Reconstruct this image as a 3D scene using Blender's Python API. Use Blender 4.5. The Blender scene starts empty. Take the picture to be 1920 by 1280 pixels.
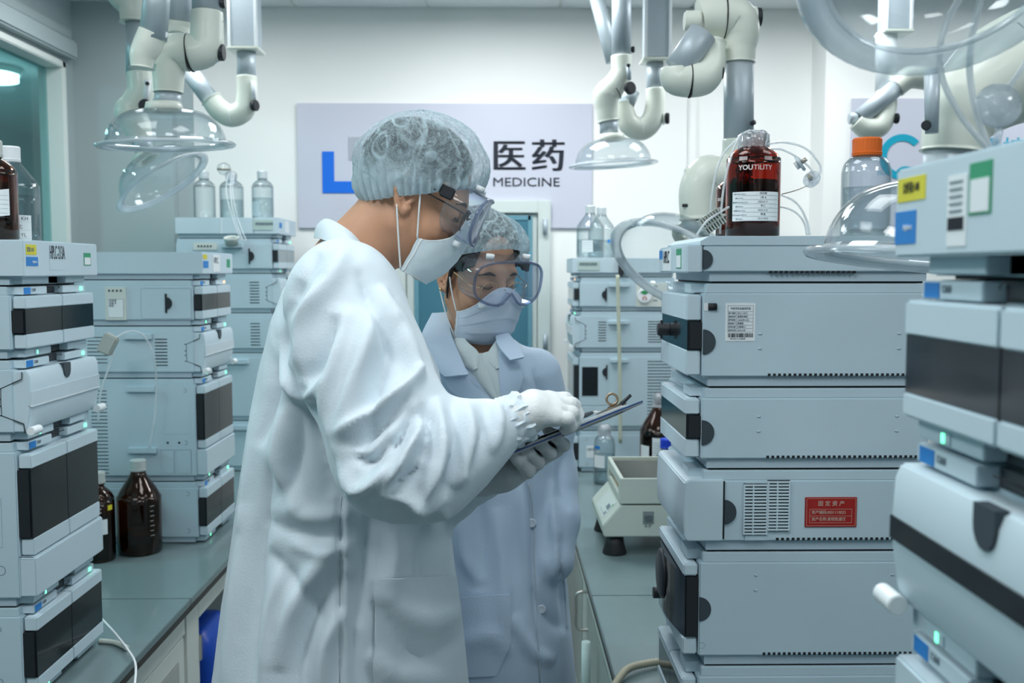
import bpy, bmesh, math, random
import numpy as np
from mathutils import Vector, Matrix, noise
from mathutils.bvhtree import BVHTree
random.seed(7)
SC = bpy.context.scene
COL = SC.collection
R = math.radians

# ---------------------------------------------------------------- camera
CAMZ = 1.60
F = 35.0 / 36.0 * 1920.0
cam_d = bpy.data.cameras.new('camera')
cam_d.lens = 35.0; cam_d.sensor_width = 36.0; cam_d.clip_start = 0.02
cam_d.dof.use_dof = True; cam_d.dof.focus_distance = 1.72; cam_d.dof.aperture_fstop = 6.3
cam = bpy.data.objects.new('camera', cam_d)
cam.location = (0, 0, CAMZ)
cam.rotation_euler = (R(90 - 4.13), 0, R(-0.766))
COL.objects.link(cam)
SC.camera = cam
CAM_M = cam.rotation_euler.to_matrix()
CAM_P = Vector((0, 0, CAMZ))

# ---------------------------------------------------------------- view, world, lights
SC.view_settings.view_transform = 'Standard'
SC.view_settings.look = 'None'
SC.view_settings.gamma = 1.0
SC.view_settings.use_curve_mapping = False
SC.view_settings.exposure = -0.62
SC.cycles.transparent_max_bounces = 24
SC.cycles.max_bounces = 10
SC.cycles.transmission_bounces = 10
SC.cycles.caustics_reflective = False
SC.cycles.caustics_refractive = False
w = bpy.data.worlds.new('world'); SC.world = w
w.use_nodes = True
w.node_tree.nodes['Background'].inputs[0].default_value = (0.42, 0.66, 0.76, 1)
w.node_tree.nodes['Background'].inputs[1].default_value = 0.05

CEIL = 2.81
BENCH = 0.732
BACK = 4.72
LEFTW, RIGHTW, REAR = -1.93, 2.9, -2.0
LIGHT_COL = (0.94, 0.983, 1.0)
# ceiling light panels the room has: (x, y, size_x, size_y, watts)
PANELS = [(-1.24, 3.805, .57, .57, 12), (-.02, 3.805, .57, .57, 27), (1.20, 3.805, .57, .57, 17), (2.42, 3.805, .57, .57, 15),
          (-.02, 1.975, .57, .57, 7), (1.20, 1.975, .57, .57, 2), (-1.24, 1.975, .57, .57, 5),
          (-.02, .755, .57, .57, 17), (1.81, .145, .57, .57, 28), (-1.24, .755, .57, .57, 26),
          (-.02, -1.075, .57, .57, 11)]
for i, (x, y, sx, sy, wt) in enumerate(PANELS):
    ld = bpy.data.lights.new('panel_light', 'AREA'); ld.shape = 'RECTANGLE'
    ld.size = sx; ld.size_y = sy; ld.energy = wt; ld.color = LIGHT_COL
    lo = bpy.data.objects.new('panel_light', ld); lo.location = (x, y, CEIL - 0.05)
    COL.objects.link(lo)


def P(px, py, Y):
    """world point seen at photo pixel (px,py) lying at world depth Y"""
    d = CAM_M @ Vector(((px - 960) / F, -(py - 640) / F, -1.0))
    return CAM_P + d * (Y / d.y)


def to_px(v):
    """world points (N,3) -> pixels (N,2)"""
    v = np.asarray(v, dtype=np.float64).reshape(-1, 3) - np.array(CAM_P)
    c = v @ np.array(CAM_M)          # = M^T v
    return np.stack([960 + F * c[:, 0] / -c[:, 2], 640 - F * c[:, 1] / -c[:, 2]], 1)


# ---------------------------------------------------------------- materials
MATS = {}


def mat(name, col, rough=.5, metal=0., var=.04, scale=30., bump=0., bscale=200., spec=.5, coat=0., emit=None, estr=0.,
        trans=0., ior=1.45, sss=0., sheen=0.):
    if name in MATS: return MATS[name]
    m = bpy.data.materials.new(name); m.use_nodes = True
    nt = m.node_tree; b = nt.nodes['Principled BSDF']
    c = (*col, 1)
    if var > 0:
        tc = nt.nodes.new('ShaderNodeTexCoord')
        n = nt.nodes.new('ShaderNodeTexNoise'); n.inputs['Scale'].default_value = scale; n.inputs['Detail'].default_value = 4
        nt.links.new(tc.outputs['Object'], n.inputs['Vector'])
        mx = nt.nodes.new('ShaderNodeMix'); mx.data_type = 'RGBA'
        mx.inputs[6].default_value = tuple(max(0, x * (1 - var)) for x in col) + (1,)
        mx.inputs[7].default_value = tuple(min(1, x * (1 + var)) for x in col) + (1,)
        nt.links.new(n.outputs['Fac'], mx.inputs[0]); nt.links.new(mx.outputs[2], b.inputs['Base Color'])
    else:
        b.inputs['Base Color'].default_value = c
    b.inputs['Roughness'].default_value = rough; b.inputs['Metallic'].default_value = metal
    b.inputs['Specular IOR Level'].default_value = spec
    b.inputs['Coat Weight'].default_value = coat
    b.inputs['IOR'].default_value = ior
    if trans: b.inputs['Transmission Weight'].default_value = trans
    if sss:
        b.inputs['Subsurface Weight'].default_value = sss
        b.inputs['Subsurface Radius'].default_value = (.012, .005, .003)
        b.inputs['Subsurface Scale'].default_value = 1.0
    if sheen: b.inputs['Sheen Weight'].default_value = sheen
    if emit is not None:
        b.inputs['Emission Color'].default_value = (*emit, 1); b.inputs['Emission Strength'].default_value = estr
    if bump > 0:
        tc2 = nt.nodes.new('ShaderNodeTexCoord')
        n2 = nt.nodes.new('ShaderNodeTexNoise'); n2.inputs['Scale'].default_value = bscale; n2.inputs['Detail'].default_value = 5
        nt.links.new(tc2.outputs['Object'], n2.inputs['Vector'])
        bp = nt.nodes.new('ShaderNodeBump'); bp.inputs['Strength'].default_value = bump; bp.inputs['Distance'].default_value = .01
        nt.links.new(n2.outputs['Fac'], bp.inputs['Height']); nt.links.new(bp.outputs[0], b.inputs['Normal'])
    MATS[name] = m
    return m


def thin_clear(name, tint=(.97, .985, .99), haze=0.03, ior=1.45, hcol=(.9, .95, 1), rough=.03, edge=(.80, .87, .89)):
    """thin transparent sheet: clear body, fresnel gloss, a little haze, edges tinted by the longer path"""
    if name in MATS: return MATS[name]
    m = bpy.data.materials.new(name); m.use_nodes = True
    nt = m.node_tree; nt.nodes.clear()
    out = nt.nodes.new('ShaderNodeOutputMaterial')
    tr = nt.nodes.new('ShaderNodeBsdfTransparent')
    lw = nt.nodes.new('ShaderNodeLayerWeight'); lw.inputs['Blend'].default_value = .18
    mc = nt.nodes.new('ShaderNodeMix'); mc.data_type = 'RGBA'
    mc.inputs[6].default_value = (*tint, 1); mc.inputs[7].default_value = (*edge, 1)
    nt.links.new(lw.outputs['Facing'], mc.inputs[0]); nt.links.new(mc.outputs[2], tr.inputs['Color'])
    gl = nt.nodes.new('ShaderNodeBsdfGlossy'); gl.inputs['Roughness'].default_value = rough
    df = nt.nodes.new('ShaderNodeBsdfDiffuse'); df.inputs['Color'].default_value = (*hcol, 1)
    nz = nt.nodes.new('ShaderNodeTexNoise'); nz.inputs['Scale'].default_value = 1.5
    mm = nt.nodes.new('ShaderNodeMath'); mm.operation = 'MULTIPLY'; mm.inputs[1].default_value = haze * 2
    nt.links.new(nz.outputs['Fac'], mm.inputs[0])
    fr = nt.nodes.new('ShaderNodeFresnel'); ge = nt.nodes.new('ShaderNodeNewGeometry')
    mi = nt.nodes.new('ShaderNodeMix'); mi.data_type = 'FLOAT'; mi.inputs[2].default_value = ior; mi.inputs[3].default_value = 1 / ior
    nt.links.new(ge.outputs['Backfacing'], mi.inputs[0]); nt.links.new(mi.outputs[0], fr.inputs['IOR'])
    m1 = nt.nodes.new('ShaderNodeMixShader'); m2 = nt.nodes.new('ShaderNodeMixShader')
    nt.links.new(mm.outputs[0], m1.inputs[0]); nt.links.new(tr.outputs[0], m1.inputs[1]); nt.links.new(df.outputs[0], m1.inputs[2])
    nt.links.new(fr.outputs[0], m2.inputs[0]); nt.links.new(m1.outputs[0], m2.inputs[1]); nt.links.new(gl.outputs[0], m2.inputs[2])
    nt.links.new(m2.outputs[0], out.inputs[0])
    MATS[name] = m
    return m


wall_m = mat('wall_paint', (.93, .93, .91), .75, var=.02, scale=3, bump=.03, bscale=90)
wallL_m = mat('wall_paint_shaded', (.41, .48, .49), .75, var=.02, scale=3, bump=.03, bscale=90)  # darker wall colour that paints in the light falloff on the left
ceil_m = mat('ceiling_panel', (.86, .89, .90), .6, var=.02, scale=5)
floor_m = mat('floor_vinyl', (.15, .19, .20), .35, var=.06, scale=8)
wallR_m = mat('wall_paint_slate', (.30, .36, .38), .75, var=.02, scale=3)
trim_m = mat('trim_white', (.80, .83, .80), .5, var=.02)
alu_m = mat('brushed_aluminium', (.46, .53, .58), .42, metal=.2, var=.05, scale=60)
cream_m = mat('cream_plastic', (.74, .78, .70), .38, var=.03, scale=12, coat=.15)
white_m = mat('white_plastic', (.82, .86, .88), .35, var=.02)
mod_m = mat('instrument_housing', (.51, .64, .71), .48, var=.025, scale=10, bump=.015, bscale=500)
mod2_m = mat('instrument_front', (.57, .69, .755), .42, var=.02, scale=10)
band_m = mat('instrument_base', (.42, .53, .60), .5, var=.04, scale=14)
strip_m = mat('instrument_strip', (.60, .70, .76), .2, var=.05, scale=20)
line_m = mat('seam_black', (.012, .016, .02), .6, var=.1)
knob_m = mat('knob_black', (.02, .024, .03), .45, var=.1)
grip_m = mat('grip_charcoal', (.045, .06, .075), .5, var=.1)
pane_m = mat('smoked_pane', (.012, .016, .020), .10, var=.1, spec=.32)
dark_m = mat('dark_cavity', (.05, .06, .07), .7, var=.2)
bench_m = mat('bench_top', (.165, .23, .24), .24, var=.05, scale=25, coat=.2)
bedge_m = mat('bench_edge', (.045, .04, .038), .5, var=.1)
cab_m = mat('cabinet_paint', (.66, .70, .66), .5, var=.03)
cab2_m = mat('cabinet_grey', (.42, .45, .42), .6, var=.05)  # darker grey of plinths, door panels and small plastic parts
steel_m = mat('steel', (.62, .60, .56), .3, metal=.9, var=.04)
blue_m = mat('sticker_blue', (.015, .22, .62), .45, var=.04)
yellow_m = mat('sticker_yellow', (.72, .65, .04), .5, var=.04)
green_m = mat('sticker_green', (.03, .32, .16), .5, var=.06)
paper_m = mat('paper_white', (.80, .85, .87), .7, var=.02)
ink_m = mat('ink_black', (.02, .025, .035), .6, var=.1)
greyink_m = mat('ink_grey', (.16, .21, .25), .6, var=.1)
led_m = mat('led_green', (.1, .8, .4), .4, var=0, emit=(.15, 1, .5), estr=4.0)
ledo_m = mat('led_orange', (.9, .5, .3), .4, var=0, emit=(1, .45, .2), estr=3.0)
dome_m = thin_clear('clear_dome', haze=.035)
rim_m = thin_clear('clear_dome_rim', tint=(.88, .92, .93), haze=.40, edge=(.75, .82, .85))
tube_m = thin_clear('clear_tubing', tint=(.90, .94, .95), haze=.45, hcol=(.95, .97, 1))
winglass_m = thin_clear('window_glass', tint=(.50, .72, .72), haze=.06, hcol=(.5, .72, .74), edge=(.4, .6, .62))


# ---------------------------------------------------------------- object helpers
def link(name, me, m=None, parent=None, loc=(0, 0, 0), rot=(0, 0, 0)):
    o = bpy.data.objects.new(name, me)
    COL.objects.link(o)
    o.location = loc; o.rotation_euler = rot
    if parent is not None: o.parent = parent
    if m is not None and me is not None and len(me.materials) == 0: me.materials.append(m)
    return o


def tag(o, label, cat, group=None):
    o['label'] = label; o['category'] = cat
    if group: o['group'] = group
    return o


def thing(name, label, cat, loc=(0, 0, 0), group=None, rotz=0.):
    o = bpy.data.objects.new(name, None); COL.objects.link(o)
    o.empty_display_size = .05
    o.location = loc; o.rotation_euler = (0, 0, rotz)
    return tag(o, label, cat, group)


def struct(o):
    o['kind'] = 'structure'
    return o


class MB:
    """collects verts/faces of one mesh"""
    def __init__(self): self.v = []; self.f = []; self.sm = []

    def add(self, vs, fs, smooth=False):
        n = len(self.v)
        self.v += [tuple(x) for x in vs]
        self.f += [tuple(i + n for i in q) for q in fs]
        self.sm += [smooth] * len(fs)
        return self

    def box(self, x0, x1, y0, y1, z0, z1):
        if x0 > x1: x0, x1 = x1, x0
        if y0 > y1: y0, y1 = y1, y0
        if z0 > z1: z0, z1 = z1, z0
        vs = [(x0, y0, z0), (x1, y0, z0), (x1, y1, z0), (x0, y1, z0), (x0, y0, z1), (x1, y0, z1), (x1, y1, z1), (x0, y1, z1)]
        return self.add(vs, [(0, 3, 2, 1), (4, 5, 6, 7), (0, 1, 5, 4), (1, 2, 6, 5), (2, 3, 7, 6), (3, 0, 4, 7)])

    def prism(self, poly, axis, a0, a1, mp=None):
        """extrude a 2-D polygon along axis 'x','y' or 'z' between a0 and a1"""
        n = len(poly)
        def pt(p, a):
            return {'x': (a, p[0], p[1]), 'y': (p[0], a, p[1]), 'z': (p[0], p[1], a)}[axis]
        vs = [pt(p, a0) for p in poly] + [pt(p, a1) for p in poly]
        fs = [tuple(range(n))[::-1], tuple(range(n, 2 * n))] + [(i, (i + 1) % n, n + (i + 1) % n, n + i) for i in range(n)]
        return self.add(vs, fs)

    def tube(self, pts, r, seg=12, cap=True, closed=False):
        """sweep a circle along points; r scalar or list"""
        pts = [Vector(p) for p in pts]; n = len(pts)
        rs = r if isinstance(r, (list, tuple)) else [r] * n
        tang = []
        for i in range(n):
            if closed: t = pts[(i + 1) % n] - pts[i - 1]
            else: t = pts[min(i + 1, n - 1)] - pts[max(i - 1, 0)]
            tang.append(t.normalized())
        up = Vector((0, 0, 1)) if abs(tang[0].z) < .9 else Vector((1, 0, 0))
        nrm = (up - tang[0] * up.dot(tang[0])).normalized()
        vs = []
        for i in range(n):
            nrm = (nrm - tang[i] * nrm.dot(tang[i])).normalized()
            bi = tang[i].cross(nrm)
            for k in range(seg):
                a = 2 * math.pi * k / seg
                vs.append(pts[i] + (nrm * math.cos(a) + bi * math.sin(a)) * rs[i])
        fs = []
        for i in range(n if closed else n - 1):
            j = (i + 1) % n
            for k in range(seg):
                k2 = (k + 1) % seg
                fs.append((i * seg + k, i * seg + k2, j * seg + k2, j * seg + k))
        self.add(vs, fs, True)
        if cap and not closed:
            b = len(self.v) - len(vs)
            self.f += [tuple(b + k for k in range(seg))[::-1], tuple(b + (n - 1) * seg + k for k in range(seg))]
            self.sm += [False, False]
        return self

    def cyl(self, a, b, r, r2=None, seg=24):
        return self.tube([a, b], [r, r if r2 is None else r2], seg)

    def lathe(self, prof, seg=36, M=None, closed=False, smooth=True):
        """revolve (r,z) profile about z; M optional matrix"""
        vs = []
        for (r, z) in prof:
            for k in range(seg):
                a = 2 * math.pi * k / seg
                p = Vector((r * math.cos(a), r * math.sin(a), z))
                vs.append(M @ p if M is not None else p)
        n = len(prof); fs = []
        for i in range(n if closed else n - 1):
            j = (i + 1) % n
            for k in range(seg):
                k2 = (k + 1) % seg
                fs.append((i * seg + k, i * seg + k2, j * seg + k2, j * seg + k))
        return self.add(vs, fs, smooth)

    def mesh(self, name, bevel=0., seg=2, recalc=True, M=None):
        me = bpy.data.meshes.new(name)
        me.from_pydata(self.v, [], self.f)
        me.polygons.foreach_set('use_smooth', self.sm)
        if bevel > 0 or recalc:
            bm = bmesh.new(); bm.from_mesh(me)
            if recalc: bmesh.ops.recalc_face_normals(bm, faces=bm.faces)
            if bevel > 0:
                es = [e for e in bm.edges if len(e.link_faces) == 2 and e.calc_face_angle(0) > .5]
                bmesh.ops.bevel(bm, geom=es, offset=bevel, segments=seg, affect='EDGES', clamp_overlap=True)
                for f in bm.faces: f.smooth = True
            bm.to_mesh(me); bm.free()
            if bevel > 0:
                try: me.set_sharp_from_angle(angle=R(38))
                except Exception: pass
        me.update()
        return me

    def build(self, name, m, parent=None, bevel=0., loc=(0, 0, 0), rot=(0, 0, 0), seg=2, recalc=True):
        return link(name, self.mesh(name, bevel, seg, recalc), m, parent, loc, rot)


def smooth_path(pts, n=8, closed=False):
    """Catmull-Rom through points"""
    pts = [Vector(p) for p in pts]; out = []
    N = len(pts)
    for i in range(N if closed else N - 1):
        p0 = pts[(i - 1) % N] if closed or i > 0 else pts[0]
        p1 = pts[i]; p2 = pts[(i + 1) % N]
        p3 = pts[(i + 2) % N] if closed or i + 2 < N else pts[-1]
        for k in range(n):
            t = k / n
            out.append(.5 * ((2 * p1) + (p2 - p0) * t + (2 * p0 - 5 * p1 + 4 * p2 - p3) * t * t + (3 * p1 - p0 - 3 * p2 + p3) * t ** 3))
    if not closed: out.append(pts[-1])
    return out


TXT_CACHE = {}


def text(body, size, m, parent=None, loc=(0, 0, 0), rot=(0, 0, 0), align='LEFT', sx=1., name='lettering', ext=.0004, bold=0., valign='BOTTOM'):
    key = (body, size, align, sx, ext, bold, m.name, valign)
    if key not in TXT_CACHE:
        cu = bpy.data.curves.new('txt', 'FONT'); cu.body = body; cu.size = size; cu.align_x = align; cu.extrude = ext; cu.offset = bold
        cu.align_y = valign; cu.resolution_u = 3
        o = bpy.data.objects.new('txt', cu); COL.objects.link(o)
        dg = bpy.context.evaluated_depsgraph_get()
        me = bpy.data.meshes.new_from_object(o.evaluated_get(dg))
        bpy.data.objects.remove(o); bpy.data.curves.remove(cu)
        if sx != 1.: me.transform(Matrix.Diagonal((sx, 1, 1, 1)))
        me.name = name
        me.materials.clear()
        me.materials.append(m)
        TXT_CACHE[key] = me
    return link(name, TXT_CACHE[key], None, parent, loc, rot)

# ================================================================ the room
TILE = .61
struct(MB().box(LEFTW - 3, RIGHTW + .2, REAR - .2, BACK + .2, -.1, 0).build('floor', floor_m))
ceil = struct(MB().box(LEFTW - .1, RIGHTW + .1, REAR, BACK + .1, CEIL + .03, CEIL + .1).build('ceiling', ceil_m))
tile_me = MB().box(-TILE / 2 + .006, TILE / 2 - .006, -TILE / 2 + .006, TILE / 2 - .006, 0, .014).mesh('ceiling_panel', .003)
bar_x = MB(); bar_y = MB()
for i in range(-3, 6):
    for j in range(0, 11):
        cx = -.021 + TILE * i; cy = 4.415 - TILE * j
        if any(abs(cx - p[0]) < .1 and abs(cy - p[1]) < .1 for p in PANELS): continue
        link('ceiling_panel', tile_me, ceil_m, ceil, (cx, cy, CEIL))
for i in range(-3, 7):
    x = -.326 + TILE * i
    if LEFTW < x < RIGHTW: MB().box(x - .012, x + .012, REAR, BACK, CEIL + .006, CEIL + .03).build('grid_bar', trim_m, ceil)
for j in range(0, 11):
    y = BACK - TILE * j
    MB().box(LEFTW, RIGHTW, y - .012, y + .012, CEIL + .004, CEIL + .029).build('grid_bar', trim_m, ceil)
diff_m = mat('light_diffuser', (.9, .95, 1), .6, var=0, emit=LIGHT_COL, estr=3)
PL_LAB = ['above the far left stack', 'in front of the door', 'above the far right stack', 'before the teal sign', 'over the two people', 'above the big right stack',
          'above the middle left stack', 'over the aisle before the two people', 'beyond the nearest right stack', 'above the near left stack', 'behind the viewer']
for n, (x, y, sx, sy, wt) in enumerate(PANELS):
    o = thing('ceiling_light', 'square white light panel in the ceiling grid ' + PL_LAB[n], 'ceiling light', (x, y, CEIL), 'square ceiling light panels')
    MB().box(-sx / 2 - .012, sx / 2 + .012, -sy / 2 - .012, -sy / 2, -.012, .03).box(-sx / 2 - .012, sx / 2 + .012, sy / 2, sy / 2 + .012, -.012, .03)\
        .box(-sx / 2 - .012, -sx / 2, -sy / 2, sy / 2, -.012, .03).box(sx / 2, sx / 2 + .012, -sy / 2, sy / 2, -.012, .03).build('frame', trim_m, o)
    MB().box(-sx / 2, sx / 2, -sy / 2, sy / 2, .0, .02).build('diffuser', diff_m, o)

# back wall with the door opening left as a recessed panel
struct(MB().box(LEFTW - .1, RIGHTW + .1, BACK, BACK + .12, 0, CEIL + .1).build('wall_back', wall_m))
# right part of the back wall steps forward
sx0 = P(1540, 505, 4.52).x
struct(MB().box(sx0, RIGHTW, 4.52, BACK, 0, CEIL + .02).build('wall_back_right', wall_m))
# left corner pier, its shade put into a darker wall colour
px1 = P(326, 400, 4.62).x
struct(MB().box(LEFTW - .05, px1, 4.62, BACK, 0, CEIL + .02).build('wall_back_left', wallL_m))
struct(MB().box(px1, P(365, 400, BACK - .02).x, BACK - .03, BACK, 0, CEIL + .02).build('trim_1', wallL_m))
x0 = P(1288, 400, BACK).x; x1 = P(1303, 400, BACK).x
struct(MB().box(x0, x1, BACK - .02, BACK, 0, CEIL).build('trim_2', wall_m, bevel=.006))
struct(MB().box(RIGHTW, RIGHTW + .1, REAR, BACK, 0, CEIL + .1).build('wall_right', wallR_m))
struct(MB().box(LEFTW - .1, RIGHTW + .1, REAR - .1, REAR, 0, CEIL + .1).build('wall_rear', wallR_m))
# left wall with the big interior window
wy1 = 4.50; wz0, wz1 = .95, P(138, 118, 4.52).z
wl = MB()
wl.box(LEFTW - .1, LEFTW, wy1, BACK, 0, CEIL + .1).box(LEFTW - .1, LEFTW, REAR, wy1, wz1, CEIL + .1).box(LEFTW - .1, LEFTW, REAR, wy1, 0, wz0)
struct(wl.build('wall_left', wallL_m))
win = struct(thing('window_1', 'wide interior window in the left wall', 'window', (LEFTW, 0, wz0)))
for k in ('label', 'category'): del win[k]
MB().box(-.06, -.052, REAR, wy1, 0, wz1 - wz0).build('pane', winglass_m, win)
MB().box(-.09, .02, wy1 - .035, wy1, -.02, wz1 - wz0).box(-.09, .02, REAR, wy1, wz1 - wz0 - .03, wz1 - wz0)\
    .box(-.09, .04, REAR, wy1, -.04, 0).build('window_frame', trim_m, win, bevel=.004)
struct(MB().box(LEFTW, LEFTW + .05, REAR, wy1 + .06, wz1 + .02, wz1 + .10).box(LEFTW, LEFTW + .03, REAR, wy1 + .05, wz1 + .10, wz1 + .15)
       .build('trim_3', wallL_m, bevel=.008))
# corridor seen through the window
cor_m = mat('corridor_wall', (.34, .52, .53), .7, var=.04, scale=2)
cx = LEFTW - 2.2
struct(MB().box(cx - .1, cx, REAR, 9.5, 0, CEIL).build('wall_corridor', cor_m))
struct(MB().box(cx, LEFTW - .1, 9.4, 9.5, 0, CEIL).build('wall_corridor_end', cor_m))
struct(MB().box(cx, LEFTW - .1, REAR, 9.5, CEIL - .02, CEIL + .08).build('ceiling_corridor', ceil_m))
struct(MB().box(LEFTW - .12, LEFTW - .1, BACK, 9.5, 0, CEIL).build('wall_corridor_side', cor_m))
struct(MB().box(cx, cx + .05, REAR, 9.4, 1.86, 2.0).build('trim_4', mat('corridor_band', (.30, .40, .40), .6)))
dframe_m = mat('corridor_door_frame', (.62, .52, .40), .6)
dd = thing('corridor_door', 'teal door with a pale wooden frame beyond the interior window', 'door', (cx + .02, 7.2, 0))
MB().box(0, .05, 0, .06, 0, 2.02).box(0, .05, .84, .9, 0, 2.02).box(0, .05, 0, .9, 2.02, 2.08).build('frame', dframe_m, dd)
MB().box(0, .03, .06, .84, 0, 2.02).build('leaf', cor_m, dd)
cl = thing('corridor_lamp', 'bright round lamp on the corridor ceiling behind the window glass', 'ceiling light', (-3.0, 6.0, CEIL - .1))
MB().cyl((0, 0, 0), (0, 0, .04), .16).build('diffuser', mat('corridor_lamp_glow', (1, 1, 1), .5, var=0, emit=(.95, 1, 1), estr=14), cl)
MB().cyl((0, 0, .04), (0, 0, .08), .17).build('housing', trim_m, cl)

ld = bpy.data.lights.new('corridor_fill', 'AREA'); ld.shape = 'DISK'; ld.size = .32; ld.energy = 120; ld.color = (.86, .98, 1)
lo = bpy.data.objects.new('corridor_fill', ld); lo.location = (-3.0, 6.0, CEIL - .14); COL.objects.link(lo)  # added at the round lamp to brighten the corridor
ld = bpy.data.lights.new('corridor_fill', 'AREA'); ld.shape = 'DISK'; ld.size = .32; ld.energy = 100; ld.color = (.86, .98, 1)
lo = bpy.data.objects.new('corridor_fill', ld); lo.location = (-3.0, 2.6, CEIL - .14); COL.objects.link(lo)  # extra fill without a fixture, added to brighten the corridor

# ---- signs on the back wall
lav_m = mat('sign_board', (.60, .615, .71), .35, var=.015, scale=2)
lblue_m = mat('sign_blue', (.005, .16, .75), .4, var=.02)
lgrey_m = mat('sign_grey', (.42, .44, .50), .4, var=.02)
lblk_m = mat('sign_black', (.015, .02, .035), .4, var=.05)
teal_m = mat('sign_teal', (.005, .36, .52), .4, var=.03)
SY = BACK - .016
a = P(556, 193, SY); b = P(1110, 428, SY)
sg = thing('wall_sign', 'wide pale lavender company sign with a blue and grey emblem and black lettering', 'sign', (a.x, SY, b.z))
W, H = b.x - a.x, a.z - b.z
MB().box(0, W, 0, .015, 0, H).build('board', lav_m, sg, bevel=.002)
def spx(px, py): q = P(px, py, SY); return q.x - a.x, q.z - b.z
def srect(px0, py0, px1, py1, m, name):
    x0, z1 = spx(px0, py0); x1, z0 = spx(px1, py1)
    MB().box(x0, x1, -.004, .0, z0, z1).build(name, m, sg)
lx = MB()
x0, z1 = spx(604, 284); x1, z0 = spx(627, 362); x2, zz = spx(690, 340)
lx.prism([(x0, z1), (x1, z1), (x1, zz), (x2, zz), (x2, z0), (x0, z0)], 'y', -.004, 0).build('emblem_blue', lblue_m, sg)
srect(654, 257, 720, 300, lgrey_m, 'emblem_grey')
for ch, px_ in (('医', 921), ('药', 995)):
    q = spx(px_, 328)
    for dx_ in (-.0045, -.0022, 0, .0022, .0045):
        text(ch, .158, lblk_m, sg, (q[0] + dx_, -.001 - abs(dx_) * .02, q[1]), (R(90), 0, 0), sx=1.04, ext=.002)
q = spx(923, 349)
text('MEDICINE', .058, lblk_m, sg, (q[0], -.001, q[1]), (R(90), 0, 0), sx=1.21, ext=.002, valign='BOTTOM_BASELINE')
SY2 = 4.52 - .016
a = P(1598, 184, SY2); b = P(2080, 430, SY2)
sg2 = thing('wall_sign', 'pale lavender sign with a teal ring emblem and teal characters', 'sign', (a.x, SY2, b.z))
MB().box(0, b.x - a.x, 0, .015, 0, a.z - b.z).build('board', lav_m, sg2, bevel=.002)
c = P(1691, 294, SY2); cxx, czz = c.x - a.x, c.z - b.z
def arc(r0, r1, a0, a1, m, n=28, cx=0, cz=0):
    mb = MB()
    po = [(cx + r1 * math.cos(R(a0 + (a1 - a0) * k / n)), cz + r1 * math.sin(R(a0 + (a1 - a0) * k / n))) for k in range(n + 1)]
    pi = [(cx + r0 * math.cos(R(a0 + (a1 - a0) * k / n)), cz + r0 * math.sin(R(a0 + (a1 - a0) * k / n))) for k in range(n + 1)]
    vs = [(p[0], -.004, p[1]) for p in po] + [(p[0], -.004, p[1]) for p in pi] + [(p[0], 0, p[1]) for p in po] + [(p[0], 0, p[1]) for p in pi]
    N = n + 1; fs = []
    for k in range(n):
        fs += [(k, k + 1, N + k + 1, N + k), (2 * N + k, 3 * N + k, 3 * N + k + 1, 2 * N + k + 1), (k, 2 * N + k, 2 * N + k + 1, k + 1),
               (N + k, N + k + 1, 3 * N + k + 1, 3 * N + k)]
    return mb.add(vs, fs)
k = 4.5 / F
arc(29 * k, 42 * k, 42, 318, teal_m, cx=cxx, cz=czz).build('emblem_ring', teal_m, sg2)
c2 = P(1697, 333, SY2)
arc(10 * k, 21 * k, 32, 148, teal_m, cx=c2.x - a.x, cz=c2.z - b.z).build('emblem_arc', teal_m, sg2)
q = P(1832, 306, SY2)
text('量控', 46 * k, teal_m, sg2, (q.x - a.x, -.001, q.z - b.z), (R(90), 0, 0), ext=.002)

# ---- door behind the two people
doorf_m = mat('door_frame', (.66, .72, .70), .5, var=.02)
dpane_m = mat('door_glass', (.07, .20, .27), .12, var=.06, scale=4)
dtrim_m = mat('door_glass_trim', (.14, .32, .40), .35)
DY = BACK - .05
a = P(735, 375, DY); b = P(1033, 375, DY)
dr = struct(thing('door_1', 'x', 'door', (a.x, DY, 0)))
for kx in ('label', 'category'): del dr[kx]
W = b.x - a.x; H = a.z
fw = .06
MB().box(0, fw, 0, .05, 0, H).box(W - fw, W, 0, .05, 0, H).box(fw, W - fw, 0, .05, H - fw, H).build('door_frame', doorf_m, dr, bevel=.004)
lv = MB().box(fw + .004, W - fw - .004, .02, .05, 0, H - fw - .004).build('door_leaf', doorf_m, dr, bevel=.002)
wx1 = P(995, 500, DY).x - a.x; wx0 = fw + .06; wzt = P(900, 412, DY).z; wzb = .95
MB().box(wx0, wx1, .012, .02, wzb, wzt).build('door_pane', dpane_m, dr)
MB().box(wx0 - .02, wx0, .008, .022, wzb - .02, wzt + .02).box(wx1 - .012, wx1 + .008, .008, .022, wzb - .02, wzt + .02)\
    .box(wx0, wx1, .008, .022, wzt, wzt + .02).box(wx0, wx1, .008, .022, wzb - .02, wzb).build('pane_trim', dtrim_m, dr)
for py in (425, 640, 900):
    q = P(1022, py, DY)
    MB().cyl((q.x - a.x, -.012, q.z - .035), (q.x - a.x, -.012, q.z + .035), .011, seg=12).build('hinge', alu_m, dr)

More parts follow.
